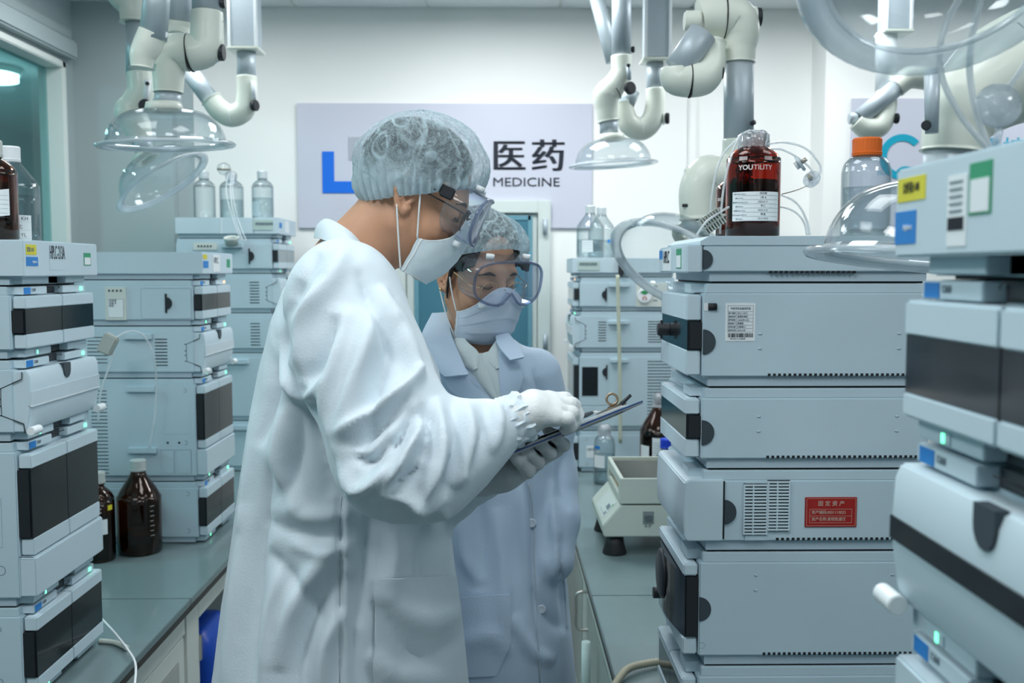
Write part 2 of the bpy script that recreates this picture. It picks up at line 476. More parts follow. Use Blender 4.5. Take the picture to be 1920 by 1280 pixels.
# ---- benches
def bench(x0, x1, ys, lab):
    for n, (y0, y1) in enumerate(ys):
        o = thing('laboratory_bench', lab[n], 'worktop', ((x0 + x1) / 2, (y0 + y1) / 2, BENCH - .022))
        hx = abs(x1 - x0) / 2; hy = (y1 - y0) / 2 - .0012
        MB().box(-hx, hx, -hy, hy, .004, .022).build('slab', bench_m, o, bevel=.0015)
        MB().box(-hx + .001, hx - .001, -hy, hy, -.012, .0045).build('edge_band', bedge_m, o)
LB, RB = -.815, .248
bench(LB, -1.62, [(REAR + .1, 2.59), (2.59, 4.6)], ['pale grey-green worktop slab nearest the camera on the left side',
      'pale grey-green worktop slab with two amber bottles standing on it'])
bench(RB, 1.20, [(REAR + .1, 2.60), (2.60, 4.5)], ['pale grey-green worktop slab under the near instrument stacks on the right',
      'pale grey-green worktop slab carrying the shaker on the right'])

def cabinet(xf, s, y0, y1, label, door=True, handle=True, open_bay=False, pw=.055):
    """bench cabinet; front at xf, body runs away from the aisle (s=+1 right, -1 left)"""
    o = thing('bench_cabinet', label, 'cabinet', (xf, y0, 0))
    w_ = y1 - y0; d = .6; zt = BENCH - .036
    b = MB()
    if open_bay:
        b.box(s * .02, s * d, 0, .03, .08, zt).box(s * .02, s * d, w_ - .03, w_, .08, zt).box(s * .02, s * d, .03, w_ - .03, .08, .10)\
         .box(s * .02, s * d, .03, w_ - .03, zt - .05, zt).box(s * (d - .02), s * d, .03, w_ - .03, .1, zt - .05)
    else:
        b.box(s * .02, s * d, .001, w_ - .001, .08, zt)
    b.build('body', cab_m, o, bevel=.002)
    MB().box(s * .06, s * (d - .02), .004, w_ - .004, 0, .08).build('plinth', cab2_m, o)
    MB().box(0, s * .02, .0, pw, .08, zt).build('frame_post', cab_m, o, bevel=.002)
    MB().box(0, s * .02, pw, w_ - .002, zt - .075, zt).build('frame_rail', cab_m, o, bevel=.002)
    if door:
        dd = MB().box(s * .002, s * .02, .06, w_ - .006, .085, zt - .08).build('door', cab_m, o, bevel=.003)
        MB().box(s * .000, s * .004, .11, w_ - .055, .14, zt - .13).build('door_panel', cab2_m, o, bevel=.002)
    if handle:
        hy = w_ - .10 if s > 0 else w_ - .1
        pts = smooth_path([(s * .004, hy, zt - .1), (-s * .034, hy, zt - .105), (-s * .036, hy, zt - .16), (-s * .034, hy, zt - .215), (s * .004, hy, zt - .22)], 6)
        MB().tube(pts, .005, 10).build('handle', steel_m, o)
    return o
cabinet(LB - .03, -1, 1.55, 2.15, 'pale bench cabinet below the front edge of the left worktop, nearest the camera', handle=False)
cabinet(LB - .03, -1, 2.15, 2.63, 'pale bench cabinet with a grey door panel beside the blue jerrycan bay', handle=False)
ob = cabinet(LB - .03, -1, 2.64, 3.55, 'open bench bay holding the blue jerrycan', door=False, handle=False, open_bay=True, pw=.11)
MB().box(-.004, .004, .108, .122, .50, .57).build('hinge', steel_m, ob)
cabinet(LB - .03, -1, 3.57, 4.4, 'pale bench cabinet at the far end of the left bench', handle=False)
cabinet(RB + .03, 1, 1.5, 2.28, 'pale bench cabinet below the right worktop, nearest the camera', handle=False)
cabinet(RB + .03, 1, 2.28, 3.14, 'pale bench cabinet with a steel bow handle under the shaker')
cabinet(RB + .03, 1, 3.14, 4.4, 'pale bench cabinet at the far end of the right bench', handle=False)
o = thing('drain_pipe', 'thin pale drain pipe ending in a white sleeve by the steel cabinet handle', 'pipe', (RB - .004, 2.72, 0))
MB().cyl((0, 0, .32), (0, 0, .56), .0125, seg=16).build('pipe', mat('pipe_glass', (.55, .68, .66), .25), o)
MB().lathe([(.0, 0.0), (.02, .0), (.028, .12), (.024, .31), (.014, .325), (0, .325)], 20).build('sleeve', white_m, o)

# blue jerrycan in the open bay
jb_m = mat('jerrycan_blue', (.006, .06, .42), .35, var=.08, scale=6)
jc = thing('jerrycan', 'blue plastic jerrycan with a film-wrapped neck in the open bench bay', 'jerrycan', (-.945, 3.0, .105))
jm = MB()
prof = [(0, 1), (.02, 1.0), (.34, 1.0), (.39, .92), (.42, .72), (.425, .4)]
vs = []; n = 24
for (z, k_) in prof:
    for i in range(n):
        t = 2 * math.pi * i / n
        cx_, sy_ = math.cos(t), math.sin(t)
        e = .35
        vs.append((.10 * k_ * math.copysign(abs(cx_) ** e, cx_), .14 * k_ * math.copysign(abs(sy_) ** e, sy_), z))
fs = [(i * n + j, i * n + (j + 1) % n, (i + 1) * n + (j + 1) % n, (i + 1) * n + j) for i in range(len(prof) - 1) for j in range(n)]
fs += [tuple(range(n))[::-1], tuple((len(prof) - 1) * n + i for i in range(n))]
jm.add(vs, fs, True).build('body', jb_m, jc)
MB().cyl((.0, -.06, .42), (0, -.06, .46), .034).build('neck', thin_clear('film_wrap', tint=(.8, .86, .95), haze=.25), jc)
MB().tube(smooth_path([(0, .0, .415), (0, .005, .475), (0, .06, .485), (0, .11, .46), (0, .12, .40)], 6), .014, 10).build('handle', jb_m, jc)

# ================================================================ chromatography stacks
SLOT_ME = {}


class Stack:
    def __init__(s, side, xf, y0, z0=BENCH):
        s.s = side; s.xf = xf; s.y0 = y0; s.z = z0


def fbox(s, u0, u1, v0, v1, w0, w1, mb=None):
    mb = mb or MB()
    return mb.box(s * u0, s * u1, v0, v1, w0, w1)


DEP, WID = .435, .345


def base_module(st, h, label, group='stacked chromatography modules', near_strip=True, led=True, vents=None, to=None):
    o = thing('chromatography_module', label, 'lab instrument', (st.xf, st.y0, st.z), group)
    k_z = 1. if to is None else (to - st.z) / h
    o.scale = (1, 1, k_z)
    s = st.s
    b = MB()
    fbox(s, .028, DEP, 0, WID, .020, h - .017, b)
    bo = b.build('housing', mod_m, o, bevel=.0025)
    fbox(s, .040, DEP - .01, .006, WID - .006, .0035, .021).build('base_band', band_m, o)
    fbox(s, .034, DEP - .004, .003, WID - .003, h - .018, h - .0005).build('top_band', mod_m, o, bevel=.0015)
    fbox(s, .044, DEP - .014, .010, WID - .010, 0, .004).build('gap_slab', line_m, o)  # thin black slab puts the dark gap between modules into the colour
    # front plates above and below the doors, with dark cavity between
    if near_strip:
        mv = (lambda a_, b_: (a_, b_)) if s < 0 else (lambda a_, b_: (WID - b_, WID - a_))
        fbox(s, .012, .045, *mv(.018, .125), h - .0165, h - .001).build('name_plate', mod2_m, o, bevel=.001)
        fbox(s, .012, .045, *mv(.20, .315), h - .0165, h - .001).build('name_plate', mod2_m, o, bevel=.001)
        fbox(s, .012, .045, *mv(.018, .135), .0045, .0195).build('lower_plate', mod_m, o, bevel=.001)
        fbox(s, .012, .045, *mv(.215, .315), .0045, .0195).build('lower_plate', mod_m, o, bevel=.001)
        fbox(s, .030, .046, *mv(.125, .215), .004, .0195).build('cable_cavity', dark_m, o)
        fbox(s, .030, .046, *mv(.125, .20), h - .0165, h - .001).build('cable_cavity', dark_m, o)
        fbox(s, .0112, .0125, *mv(.024, .052), h - .0155, h - .0025).build('logo_sticker', blue_m, o)
        rz = R(90) if s < 0 else R(-90)
        text('1260', .009, greyink_m, o, (s * .0117, .056 if s < 0 else WID - .056, h - .0125), (R(90), 0, rz))
        if led:
            fbox(s, .010, .0135, *mv(.287, .298), h - .0128, h - .0052).build('status_led', led_m, o)
            a_, b_ = mv(.060, .082)
            fbox(s, .0105, .0135, a_, b_, .0065, .0165).build('led_bezel', mod_m, o, bevel=.0008)
            a_, b_ = mv(.068, .0725)
            fbox(s, .0098, .0135, a_, b_, .0075, .0155).build('status_led', led_m, o)
        pts = smooth_path([(s * .02, mv(.135, .2)[0], h - .006), (s * .008, (mv(.135, .2)[0] + mv(.135, .2)[1]) / 2, h - .001), (s * .02, mv(.135, .2)[1], h - .006)], 5)
        MB().tube(pts, .0009, 5).build('cable', line_m, o)
    if vents:   # row of small square vent holes along the camera side
        u0, u1, n = vents
        mb = MB()
        for i in range(n):
            u = u0 + (u1 - u0) * i / n
            fbox(s, u, u + (u1 - u0) / n * .52, -.0008, .004, .0215, .0262, mb)
        v = mb.build('vent_holes', line_m, o); v['kind'] = 'stuff'
    st.z += h * k_z
    return o


def doors(o, s, w0, w1, tb, bb, split=.5, v0=.006, v1=WID - .012, u0=-.0, pane=pane_m):
    """two hinged doors, white bars above and below a smoked pane"""
    vm = v0 + (v1 - v0) * split
    for (a, b) in ((v0, vm - .0008), (vm + .0008, v1)):
        dd = fbox(s, u0, .026, a, b, w1 - tb, w1).build('door', mod2_m, o, bevel=.0025)
        fbox(s, u0, .026, a, b, w0, w0 + bb).build('lower_rail', mod2_m, dd, bevel=.0025)
        fbox(s, u0 + .002, .024, a + .0005, b - .0005, w0 + bb - .001, w1 - tb + .001).build('pane', pane, dd)
    fbox(s, .006, .027, v0 - .004, v0 + .012, w0 + bb + .002, w1 - tb - .002).build('door_edge', line_m, o)


def mark(o, s, u, w, r=.006, name='latch_mark'):
    pts = [(s * (u + r * math.cos(R(a))), -.0002, w + r * math.sin(R(a))) for a in range(60, 301, 24)]
    if s > 0: pts = [(s * (u - r * math.cos(R(a))), -.0002, w + r * math.sin(R(a))) for a in range(60, 301, 24)]
    return MB().tube(pts, .0006, 5).build(name, greyink_m, o)


def slots(o, s, u0, u1, w0, w1, n, th=.0022, name='vent_slot', tone=line_m):
    key = (round(u1 - u0, 4), th, tone.name)
    if key not in SLOT_ME:
        me = MB().box(0, u1 - u0, -.0007, .001, -th / 2, th / 2).mesh(name); me.materials.append(tone); SLOT_ME[key] = me
    for i in range(n):
        w = w0 + (w1 - w0) * i / (n - 1)
        link(name, SLOT_ME[key], None, o, ((u0 if s > 0 else -u1), 0, w))


def dknob(o, s, u, w, r=.016, flip=False):
    """black half-round grip with its bar"""
    k = -1 if flip else 1
    a = [(s * u + k * r * math.cos(R(t)), w + r * math.sin(R(t))) for t in range(-90, 91, 15)]
    MB().prism(a, 'y', -.006, .001).box(s * u - .003, s * u + .003, -.004, .001, w - r * 1.55, w + r * 1.55).build('latch', knob_m, o)


def ribbon(o, s, pts, th=.0022, name='outline_groove'):
    mb = MB()
    mb.tube([(s * u, 0.0003, w) for (u, w) in pts], th / 2, 6)
    return mb.build(name, line_m, o)


def plate(o, s, u0, u1, w0, w1, t=.002, m=None, name='side_panel', bevel=.0008):
    return fbox(s, u0, u1, -t, .002, w0, w1).build(name, m or mod_m, o, bevel=bevel)


def tray(st, label, h=.091, front='left'):
    o = thing('solvent_tray', label, 'lab instrument', (st.xf, st.y0, st.z), 'solvent trays on top of the stacks')
    s = st.s
    fbox(s, -.004, DEP, -.004, WID + .004, .019, h - .0).build('tray', mod2_m, o, bevel=.002)
    fbox(s, .03, DEP - .01, .004, WID - .004, .003, .02).build('base_band', band_m, o)
    fbox(s, .012, .045, .018, .135, .0045, .0195).build('lower_plate', mod_m, o, bevel=.001)
    fbox(s, .012, .045, .215, .315, .0045, .0195).build('lower_plate', mod_m, o, bevel=.001)
    fbox(s, .03, .046, .135, .215, .0045, .0195).build('cable_cavity', dark_m, o)
    fbox(s, .044, DEP - .014, .010, WID - .010, 0, .0035).build('gap_slab', line_m, o)
    st.z += h
    return o


def fsticker(o, s, va, vb, w0, w1, m, name='sticker', u=-.004):
    return fbox(s, u - .0006, u + .0005, va, vb, w0, w1).build(name, m, o)


def ftext(o, s, body, v, w, size, m, u=-.0048, sx=1., bold=0., align='LEFT'):
    return text(body, size, m, o, (s * u, v, w), (R(90), 0, R(90) if s < 0 else R(-90)), align=align, sx=sx, bold=bold)


def pump_front(o, s, h, strip=True, dark=False):
    """bulging drop-front with thumb notch, a band across it and two round pegs"""
    w0, w1 = .021, h - .020
    prof = [(.03, w0), (.008, w0), (.002, w0 + .012), (-.004, w0 + (w1 - w0) * .42), (-.005, w0 + (w1 - w0) * .65), (-.003, w0 + (w1 - w0) * .9), (.002, w1), (.03, w1)]
    v0, v1 = .003, WID - .008
    mb = MB(); mb.prism([(s * u, w) for u, w in prof], 'y', v0, v1)
    fr = mb.build('drop_front', mod2_m, o, bevel=.002)
    wm = w0 + (w1 - w0)
    if dark:
        mb = MB(); mb.prism([(s * -.0068, w0 + (w1 - w0) * .47), (s * -.0068, w0 + (w1 - w0) * .63), (s * .0, w0 + (w1 - w0) * .63), (s * .0, w0 + (w1 - w0) * .47)], 'y', v0 + .001, v1 - .001)
        mb.build('window_band', pane_m, o)
    else:
        mb = MB(); mb.prism([(s * -.0066, w0 + (w1 - w0) * .43), (s * -.0066, w0 + (w1 - w0) * .66), (s * .0, w0 + (w1 - w0) * .66), (s * .0, w0 + (w1 - w0) * .43)], 'y', v0 + .001, v1 - .001)
        mb.build('window_band', strip_m, o)
        mb = MB(); mb.box(s * -.0072, s * 0, v0, v1, w0 + (w1 - w0) * .415, w0 + (w1 - w0) * .43)
        mb.build('band_ledge', white_m, o)
    vm = (v0 + v1) / 2
    a = [(vm - .016, w1 + .001), (vm + .016, w1 + .001), (vm + .016, w1 - .014)] + [(vm + .016 * math.cos(R(t)), w1 - .014 + .016 * math.sin(R(t))) for t in range(-20, -170, -25)] + [(vm - .016, w1 - .014)]
    MB().prism(a, 'x', s * -.0062, s * .005).build('thumb_notch', grip_m, o)
    for v in (.012, WID - .012):
        MB().cyl((s * -.006, v - .018, w0 + .003), (s * -.006, v + .018, w0 + .003), .0088, seg=18).build('peg', white_m, o, bevel=.001)


def side_outline(o, s, h, u0=.010, u1=.052):
    """black groove around the curved front as seen on the camera side"""
    w0, w1 = .024, h - .024
    ribbon(o, s, [(u0, w1 + .002), (u0 + .001, w1 - .012), (u1, w1 - .030), (u1 + .001, (w0 + w1) / 2), (u1, w0 + .030), (u0, w0 + .014), (u0 - .002, w0 - .004)])
    mb = MB()
    for k in (-.026, -.008, .006, .026):
        fbox(s, u1, u1 + .007, -.0006, .001, (w0 + w1) / 2 + k - .001, (w0 + w1) / 2 + k + .001, mb)
    mb.build('groove_tick', line_m, o)


# ------------------------------------------------------------------ left near stack
st = Stack(-1, -.925, 1.955); S = -1
m = base_module(st, .198, 'bottom module of the near left stack with two wide smoked doors', to=.9254)
doors(m, S, .022, .178, .030, .030)
mark(m, S, .075, .155); mark(m, S, .075, .045)
m = base_module(st, .321, 'tall sampler module in the near left stack with large smoked doors above a white drawer', to=1.2585)
doors(m, S, .102, .298, .028, .034)
fbox(S, -.004, .03, .002, WID - .008, .022, .100).build('drawer', mod2_m, m, bevel=.003)
fbox(S, .0, .028, -.001, .0, .1005, .1015).build('drawer_gap', line_m, m)
mark(m, S, .075, .275); mark(m, S, .075, .115); mark(m, S, .065, .075, .009)
ribbon(m, S, [(.06, .215), (.06, .12), (.2, .12)], .0009, 'panel_seam'); ribbon(m, S, [(.06, .215), (.2, .215)], .0009, 'panel_seam')
m = base_module(st, .161, 'white drop-front pump module in the near left stack with a dark thumb notch', to=1.422)
pump_front(m, S, .161)
side_outline(m, S, .161)
m = base_module(st, .145, 'module with two smoked doors directly under the HPLC-213A tray', to=1.567)
doors(m, S, .022, .126, .026, .030)
mark(m, S, .078, .115); mark(m, S, .078, .035)
t = tray(st, 'white solvent tray marked HPLC-213A with yellow, blue and green stickers')
fsticker(t, S, .004, .048, .062, .082, yellow_m, 'yellow_sticker')
ftext(t, S, '定量:2-2A', .007, .0665, .0105, greyink_m, sx=.68)
fsticker(t, S, .004, .054, .040, .058 + .0, blue_m, 'logo_sticker')
ftext(t, S, 'Agilent', .029, .045, .0068, paper_m)
fsticker(t, S, .105, .175, .032, .082, mod2_m, 'number_label')
ftext(t, S, 'HPLC-213A', .106, .047, .040, ink_m, sx=.36)
fsticker(t, S, .275, .312, .042, .070, green_m, 'green_sticker')
fsticker(t, S, .278, .309, .044, .060, paper_m, 'sticker_field', u=-.0045)

# ------------------------------------------------------------------ left middle stack
st = Stack(-1, -.925, 3.12); S = -1
m = base_module(st, .190, 'bottom module of the middle left stack with an open-angled smoked door and black latch', to=.9294)
doors(m, S, .024, .172, .032, .030)
dknob(m, S, .150, .105, .020, True)
mark(m, S, .06, .155); mark(m, S, .06, .04)
m = base_module(st, .322, 'tall module of the middle left stack with side vent slots and smoked doors', to=1.2582)
doors(m, S, .105, .300, .026, .028)
fbox(S, -.003, .03, .002, WID - .008, .022, .102).build('drawer', mod2_m, m, bevel=.003)
plate(m, S, .045, .135, .150, .240, .0006, name='access_panel')
plate(m, S, .045, .095, .028, .102, .0008, name='access_panel'); plate(m, S, .099, .140, .028, .102, .0008, name='access_panel')
for (w0) in (.282, .092):
    fbox(S, .150, .240, -.012, .002, w0, w0 + .018).build('carry_rail', mod_m, m, bevel=.002)
for u in (.082, .118):
    MB().cyl((-u, .001, .124), (-u, -.0015, .124), .0035, seg=14).build('port', line_m, m)
mark(m, S, .062, .286); mark(m, S, .062, .124); mark(m, S, .055, .07, .009)
slots(m, S, .305, .355, .03, .285, 24)
m = base_module(st, .161, 'white drop-front pump module in the middle left stack with nine side vent slots', to=1.4224)
pump_front(m, S, .161); side_outline(m, S, .161)
slots(m, S, .112, .150, .042, .122, 9, .003)
fbox(S, .155, .245, -.012, .002, .122, .140).build('carry_rail', mod_m, m, bevel=.002)
slots(m, S, .30, .36, .050, .128, 8)
m = base_module(st, .143, 'module with a half-round black latch and a keypad panel on the middle left stack', to=1.567)
doors(m, S, .022, .124, .026, .028)
for c_ in list(m.children):
    if c_.name.startswith('status_led') and c_.data.vertices[0].co.y > .2: c_.data.materials[0] = ledo_m
plate(m, S, .034, .190, .024, .118, .0008, name='side_panel')
dknob(m, S, .112, .072, .019, False)
mark(m, S, .062, .108); mark(m, S, .062, .034)
kp = plate(m, S, .235, .300, .020, .122, .004, cab_m, 'keypad_panel')
plate(m, S, .243, .292, .028, .085, .0048, paper_m, 'notice_card')
text('实验室\n设备卡\n检定', .008, greyink_m, m, (-.288, -.0052, .060), (R(90), 0, 0))
for i in range(4): fbox(S, .248 + .012 * i, .253 + .012 * i, -.0052, 0, .108, .114).build('button', ink_m, m)
t = tray(st, 'plain solvent tray of the middle left stack with small yellow and blue stickers', .087)
fsticker(t, S, .004, .048, .066, .080, yellow_m, 'yellow_sticker'); fsticker(t, S, .004, .060, .038, .060, blue_m, 'logo_sticker')
fsticker(t, S, .110, .190, .026, .080, paper_m, 'number_label', -.0045); fsticker(t, S, .275, .315, .04, .068, green_m, 'green_sticker')
ftext(t, S, 'HPLC', .118, .048, .028, greyink_m, sx=.8, u=-.0055)

# ------------------------------------------------------------------ left far stack
st = Stack(-1, -.935, 4.26); S = -1
m = base_module(st, .20, 'bottom module of the far left stack', near_strip=False, to=.95)
doors(m, S, .022, .18, .03, .03)
fbox(S, .135, .24, -.012, .002, .165, .185).build('carry_rail', mod_m, m, bevel=.002)
m = base_module(st, .285, 'tall plain module of the far left stack half hidden by the white coat', near_strip=False, to=1.243)
doors(m, S, .022, .26, .03, .03); fbox(S, .135, .24, -.012, .002, .24, .26).build('carry_rail', mod_m, m, bevel=.002)
m = base_module(st, .168, 'vented module of the far left stack, third below its tray', near_strip=False, to=1.414)
pump_front(m, S, .168); slots(m, S, .085, .125, .035, .125, 8, .0035)
m = base_module(st, .168, 'vented drop-front module of the far left stack, second below its tray', near_strip=False, to=1.582)
pump_front(m, S, .168); side_outline(m, S, .168); slots(m, S, .085, .125, .045, .132, 8, .0035)
m = base_module(st, .148, 'module with a black half-round latch on the far left stack under the bottles tray', to=1.7315)
doors(m, S, .022, .126, .026, .028, pane=mat('pane_pale', (.22, .30, .33), .15))
plate(m, S, .034, .135, .024, .126, .001); dknob(m, S, .124, .074, .021, False)
mark(m, S, .058, .115); mark(m, S, .058, .034)
plate(m, S, .26, .36, .1, .13, .003, cab_m, 'keypad_panel')
for i in range(5): fbox(S, .282 + .013 * i, .289 + .013 * i, -.0045, 0, .112, .119).build('button', ink_m, m)
fbox(S, .15, .24, -.014, .002, .108, .128).build('carry_rail', mod_m, m, bevel=.002)
t = tray(st, 'solvent tray of the far left stack carrying three clear bottles', .088)
plate(t, S, .02, .105, .035, .080, .006, mat('label_green_grey', (.48, .60, .57), .6), 'name_card')
text('液相色谱系统', .0125, greyink_m, t, (-.095, -.0066, .055), (R(90), 0, 0), bold=.0003)
fbox(S, .10, .102, -.0048, 0, .02, .088).build('panel_seam', greyink_m, t)
fbox(S, .238, .241, -.006, 0, .02, .088).build('corner_rib', white_m, t)
fsticker(t, S, .004, .055, .045, .068, blue_m, 'logo_sticker'); fsticker(t, S, .12, .20, .03, .08, paper_m, 'number_label')
LFTOP = st.z; LFX = -.935

# ------------------------------------------------------------------ right far stack
st = Stack(1, .315, 4.22); S = 1
m = base_module(st, .172, 'bottom module of the far right stack with a small white notice', near_strip=False, to=.9104)
doors(m, S, .022, .15, .03, .03)
plate(m, S, .060, .115, .06, .11, .001, paper_m, 'notice_card'); mark(m, S, .06, .14); mark(m, S, .06, .035)
text('仪器 标识卡', .009, greyink_m, m, (.064, -.0018, .092), (R(90), 0, 0))
m = base_module(st, .332, 'tall module of the far right stack with a black window on its side', near_strip=False, to=1.2472)
doors(m, S, .11, .31, .03, .03, pane=mat('pane_pale', (.22, .30, .33), .15))
fbox(S, -.002, .03, .002, WID - .008, .022, .105).build('drawer', mod2_m, m, bevel=.003)
plate(m, S, .034, .150, .11, .312, .0012); plate(m, S, .040, .108, .150, .272, .003, pane_m, 'side_window')
dknob(m, S, .145, .25, .019, True); mark(m, S, .075, .29); mark(m, S, .075, .13)
plate(m, S, .034, .150, .03, .105, .001, name='access_panel')
fbox(S, .160, .238, -.012, .002, .290, .306).build('carry_rail', mod_m, m, bevel=.002)
slots(m, S, .320, .42, .06, .295, 19, .003)
m = base_module(st, .172, 'vented drop-front module of the far right stack with a black outline groove', to=1.4221)
pump_front(m, S, .172); side_outline(m, S, .172)
slots(m, S, .108, .142, .05, .128, 8, .003); slots(m, S, .320, .42, .045, .13, 9, .003)
fbox(S, .150, .238, -.012, .002, .118, .134).build('carry_rail', mod_m, m, bevel=.002)
m = base_module(st, .145, 'module with a round green and red dial on the far right stack', to=1.5667)
doors(m, S, .022, .124, .026, .028, pane=mat('pane_pale', (.22, .30, .33), .15))
plate(m, S, .034, .142, .024, .122, .001); dknob(m, S, .140, .072, .018, True)
mark(m, S, .07, .108); mark(m, S, .07, .034)
fbox(S, .148, .238, -.012, .002, .104, .122).build('carry_rail', mod_m, m, bevel=.002)
plate(m, S, .268, .40, .02, .122, .003, cab_m, 'control_panel')
MB().cyl((.303, -.002, .068), (.303, -.010, .068), .030, seg=28).build('dial', white_m, m, bevel=.001)
MB().prism([(.303 + .02 * math.cos(R(a_)), .076 + .014 * math.sin(R(a_))) for a_ in (25, 60, 90, 120, 155)] + [(.303, .072)], 'y', -.0112, -.0095).build('dial_green', mat('dial_green', (.02, .28, .09), .5), m)
MB().tube([(.303 + .008 * math.cos(R(a_)), -.0102, .056 + .008 * math.sin(R(a_))) for a_ in range(-60, 241, 20)], .0018, 6).build('dial_red', mat('dial_red', (.5, .12, .08), .5), m)
for i in range(4): fbox(S, .34, .358, -.0035, 0, .045 + .02 * i, .05 + .02 * i).build('button', greyink_m, m)
for c_ in m.children:
    if c_.name.startswith('status_led'): c_.data.materials[0] = ledo_m
t = tray(st, 'solvent tray of the far right stack with a black clip', .082)
plate(t, S, .018, .112, .030, .070, .006, mat('label_green_grey', (.48, .60, .57), .6), 'name_card')
text('液相色谱系统', .0125, greyink_m, t, (.026, -.0066, .050), (R(90), 0, 0), bold=.0003)
MB().prism([(.186, .083), (.218, .083), (.218, .075), (.214, .075), (.214, .018), (.208, .005), (.199, .005), (.191, .018), (.191, .075), (.186, .075)], 'y', -.018, -.003).build('clip', knob_m, t, bevel=.001)
RFTOP = st.z; RFX = .315

# ------------------------------------------------------------------ right middle stack (big plain sides)
st = Stack(1, .332, 1.75, BENCH + .0005); S = 1
HB = P(1307, 1251, 1.75).z - st.z


def grip(o, u, w, r):
    a = [(u + r * math.cos(R(t)), w + r * math.sin(R(t))) for t in range(-90, 91, 12)]
    MB().prism(a, 'y', -.0025, .003).build('side_grip', grip_m, o, bevel=.0006)


def pips(o, u, w):
    for du in (0, .247):
        for dw in (.0, -.026):
            MB().tube([(u + du - .003, 0, w + dw), (u + du, -.0012, w + dw), (u + du + .003, 0, w + dw)], .0012, 6).build('pip', mod_m, o)


m = base_module(st, HB, 'lowest visible module of the big right stack, cut by the frame', near_strip=False, vents=(.145, .42, 24))
doors(m, S, .026, HB - .022, .020, .020, v1=.275); fbox(S, .012, .05, .03, .09, HB - .02, HB - .001).build('name_plate', mod2_m, m)
m = base_module(st, .2015, 'sampler module of the big right stack with round black handle on its door', near_strip=False, vents=(.145, .42, 30), to=1.0933)
dd = fbox(S, 0, .026, .004, .275, .160, .181).build('door', mod2_m, m, bevel=.0025); fbox(S, 0, .026, .004, .275, .022, .052).build('lower_rail', mod2_m, dd, bevel=.0025)
pv = [(.026, .006)] + [(.004 - .016 * math.sin(math.pi * k / 10), .006 + .27 * k / 10) for k in range(11)] + [(.026, .276)]
MB().prism([(u, v) for u, v in pv], 'z', .052, .160).build('pane', pane_m, m)
hd = MB(); hd.lathe([(.0, 0), (.045, 0), (.047, .004), (.04, .008), (0, .009)], 28, Matrix.Translation((-.010, .165, .118)) @ Matrix.Rotation(R(-90), 4, 'Y'))
hd.build('round_handle', knob_m, m)
fbox(S, -.004, .02, .22, .272, .05, .095).build('latch_block', grip_m, m, bevel=.003)
MB().cyl((-.002, .245, .055), (-.016, .245, .055), .011, seg=18).build('latch_knob', knob_m, m)
fbox(S, .006, .027, .001, .012, .054, .158).build('door_edge', line_m, m)
grip(m, .029, .103, .021); pips(m, .130, .162)
ribbon(m, S, [(.03, .186 - .01), (.052, .186 - .01), (.058, .181 - .012), (.052, .160), (.03, .160)], .0006, 'plug_outline')
ribbon(m, S, [(.03, .044), (.037, .044), (.041, .039), (.037, .034), (.03, .034)], .0008, 'plug_outline')
fbox(S, .012, .05, .03, .09, .183, .2).build('name_plate', mod2_m, m)
m = base_module(st, .1445, 'module of the big right stack with a louvred vent and a red asset plate', near_strip=False, vents=(.165, .42, 27), to=1.2425)
prof = [(.07, .021), (.004, .021), (-.001, .03), (-.003, .075), (-.001, .124), (.006, .1285), (.07, .1285)]
MB().prism([(u, w) for u, w in prof], 'y', -.003, .295).build('drop_front', mod2_m, m, bevel=.002)
fbox(S, .0685, .0712, -.0034, .003, .025, .126).build('front_gap', line_m, m)
a_ = [(.071 + .0215 * math.cos(R(t)), .072 + .0215 * math.sin(R(t))) for t in range(-90, 91, 12)]
MB().prism(a_, 'y', -.004, .003).build('side_grip', grip_m, m, bevel=.0006)
vp = MB(); vp.box(.108, .150, -.0016, .002, .0215, .126).build('vent_step', mod_m, m, bevel=.0008)
for (u0, u1, w0, w1, nn) in ((.105, .148, .034, .119, 15), (.148, .188, .041, .1245, 15)):
    fbox(S, u0, u1, -.0022, .001, w0 - .003, w1 + .003).build('vent_back', line_m, m)
    for i in range(nn + 1):
        w_ = w0 + (w1 - w0) * i / nn
        key = ('sl', round(u1 - u0, 4))
        if key not in SLOT_ME:
            me = MB().box(0, u1 - u0, -.0045, -.001, -.0016, .0016).mesh('slat', .0004); me.materials.append(mod2_m); SLOT_ME[key] = me
        link('slat', SLOT_ME[key], None, m, (u0, 0, w_))
    for uu in (u0 + .001, u0 + .0175, u1 - .001):
        fbox(S, uu - .0012, uu + .0012, -.0042, -.001, w0 - .002, w1 + .002).build('vent_rib', mod2_m, m)
red_m = mat('plate_red', (.36, .018, .014), .35, var=.12, scale=60)
redl_m = mat('plate_line', (.62, .45, .38), .5)
pl = plate(m, S, .216, .309, .045, .0975, .0022, red_m, 'asset_plate')
def pxr(u0, u1, w0, w1): fbox(S, u0, u1, -.0027, -.0015, w0, w1).build('plate_line', redl_m, pl)
for (u0, u1, w0, w1) in ((.219, .306, .0953, .0957), (.219, .306, .0472, .0476), (.2185, .2189, .0475, .0955), (.3061, .3065, .0475, .0955),
                         (.224, .300, .0765, .0769), (.224, .300, .0645, .0649), (.224, .300, .0525, .0529), (.224, .2244, .0525, .0769), (.2996, .300, .0525, .0769)): pxr(u0, u1, w0, w1)
text('固 定 资 产', .0098, redl_m, pl, (.2385, -.0024, .0812), (R(90), 0, 0), sx=1.02)
text('资产编码:0501110023', .0072, redl_m, pl, (.2275, -.0024, .0672), (R(90), 0, 0), sx=.93)
text('资产名称:液相色谱仪', .0072, redl_m, pl, (.2275, -.0024, .0552), (R(90), 0, 0), sx=.93)
fbox(S, .012, .05, .03, .09, .128, .143).build('name_plate', mod2_m, m)
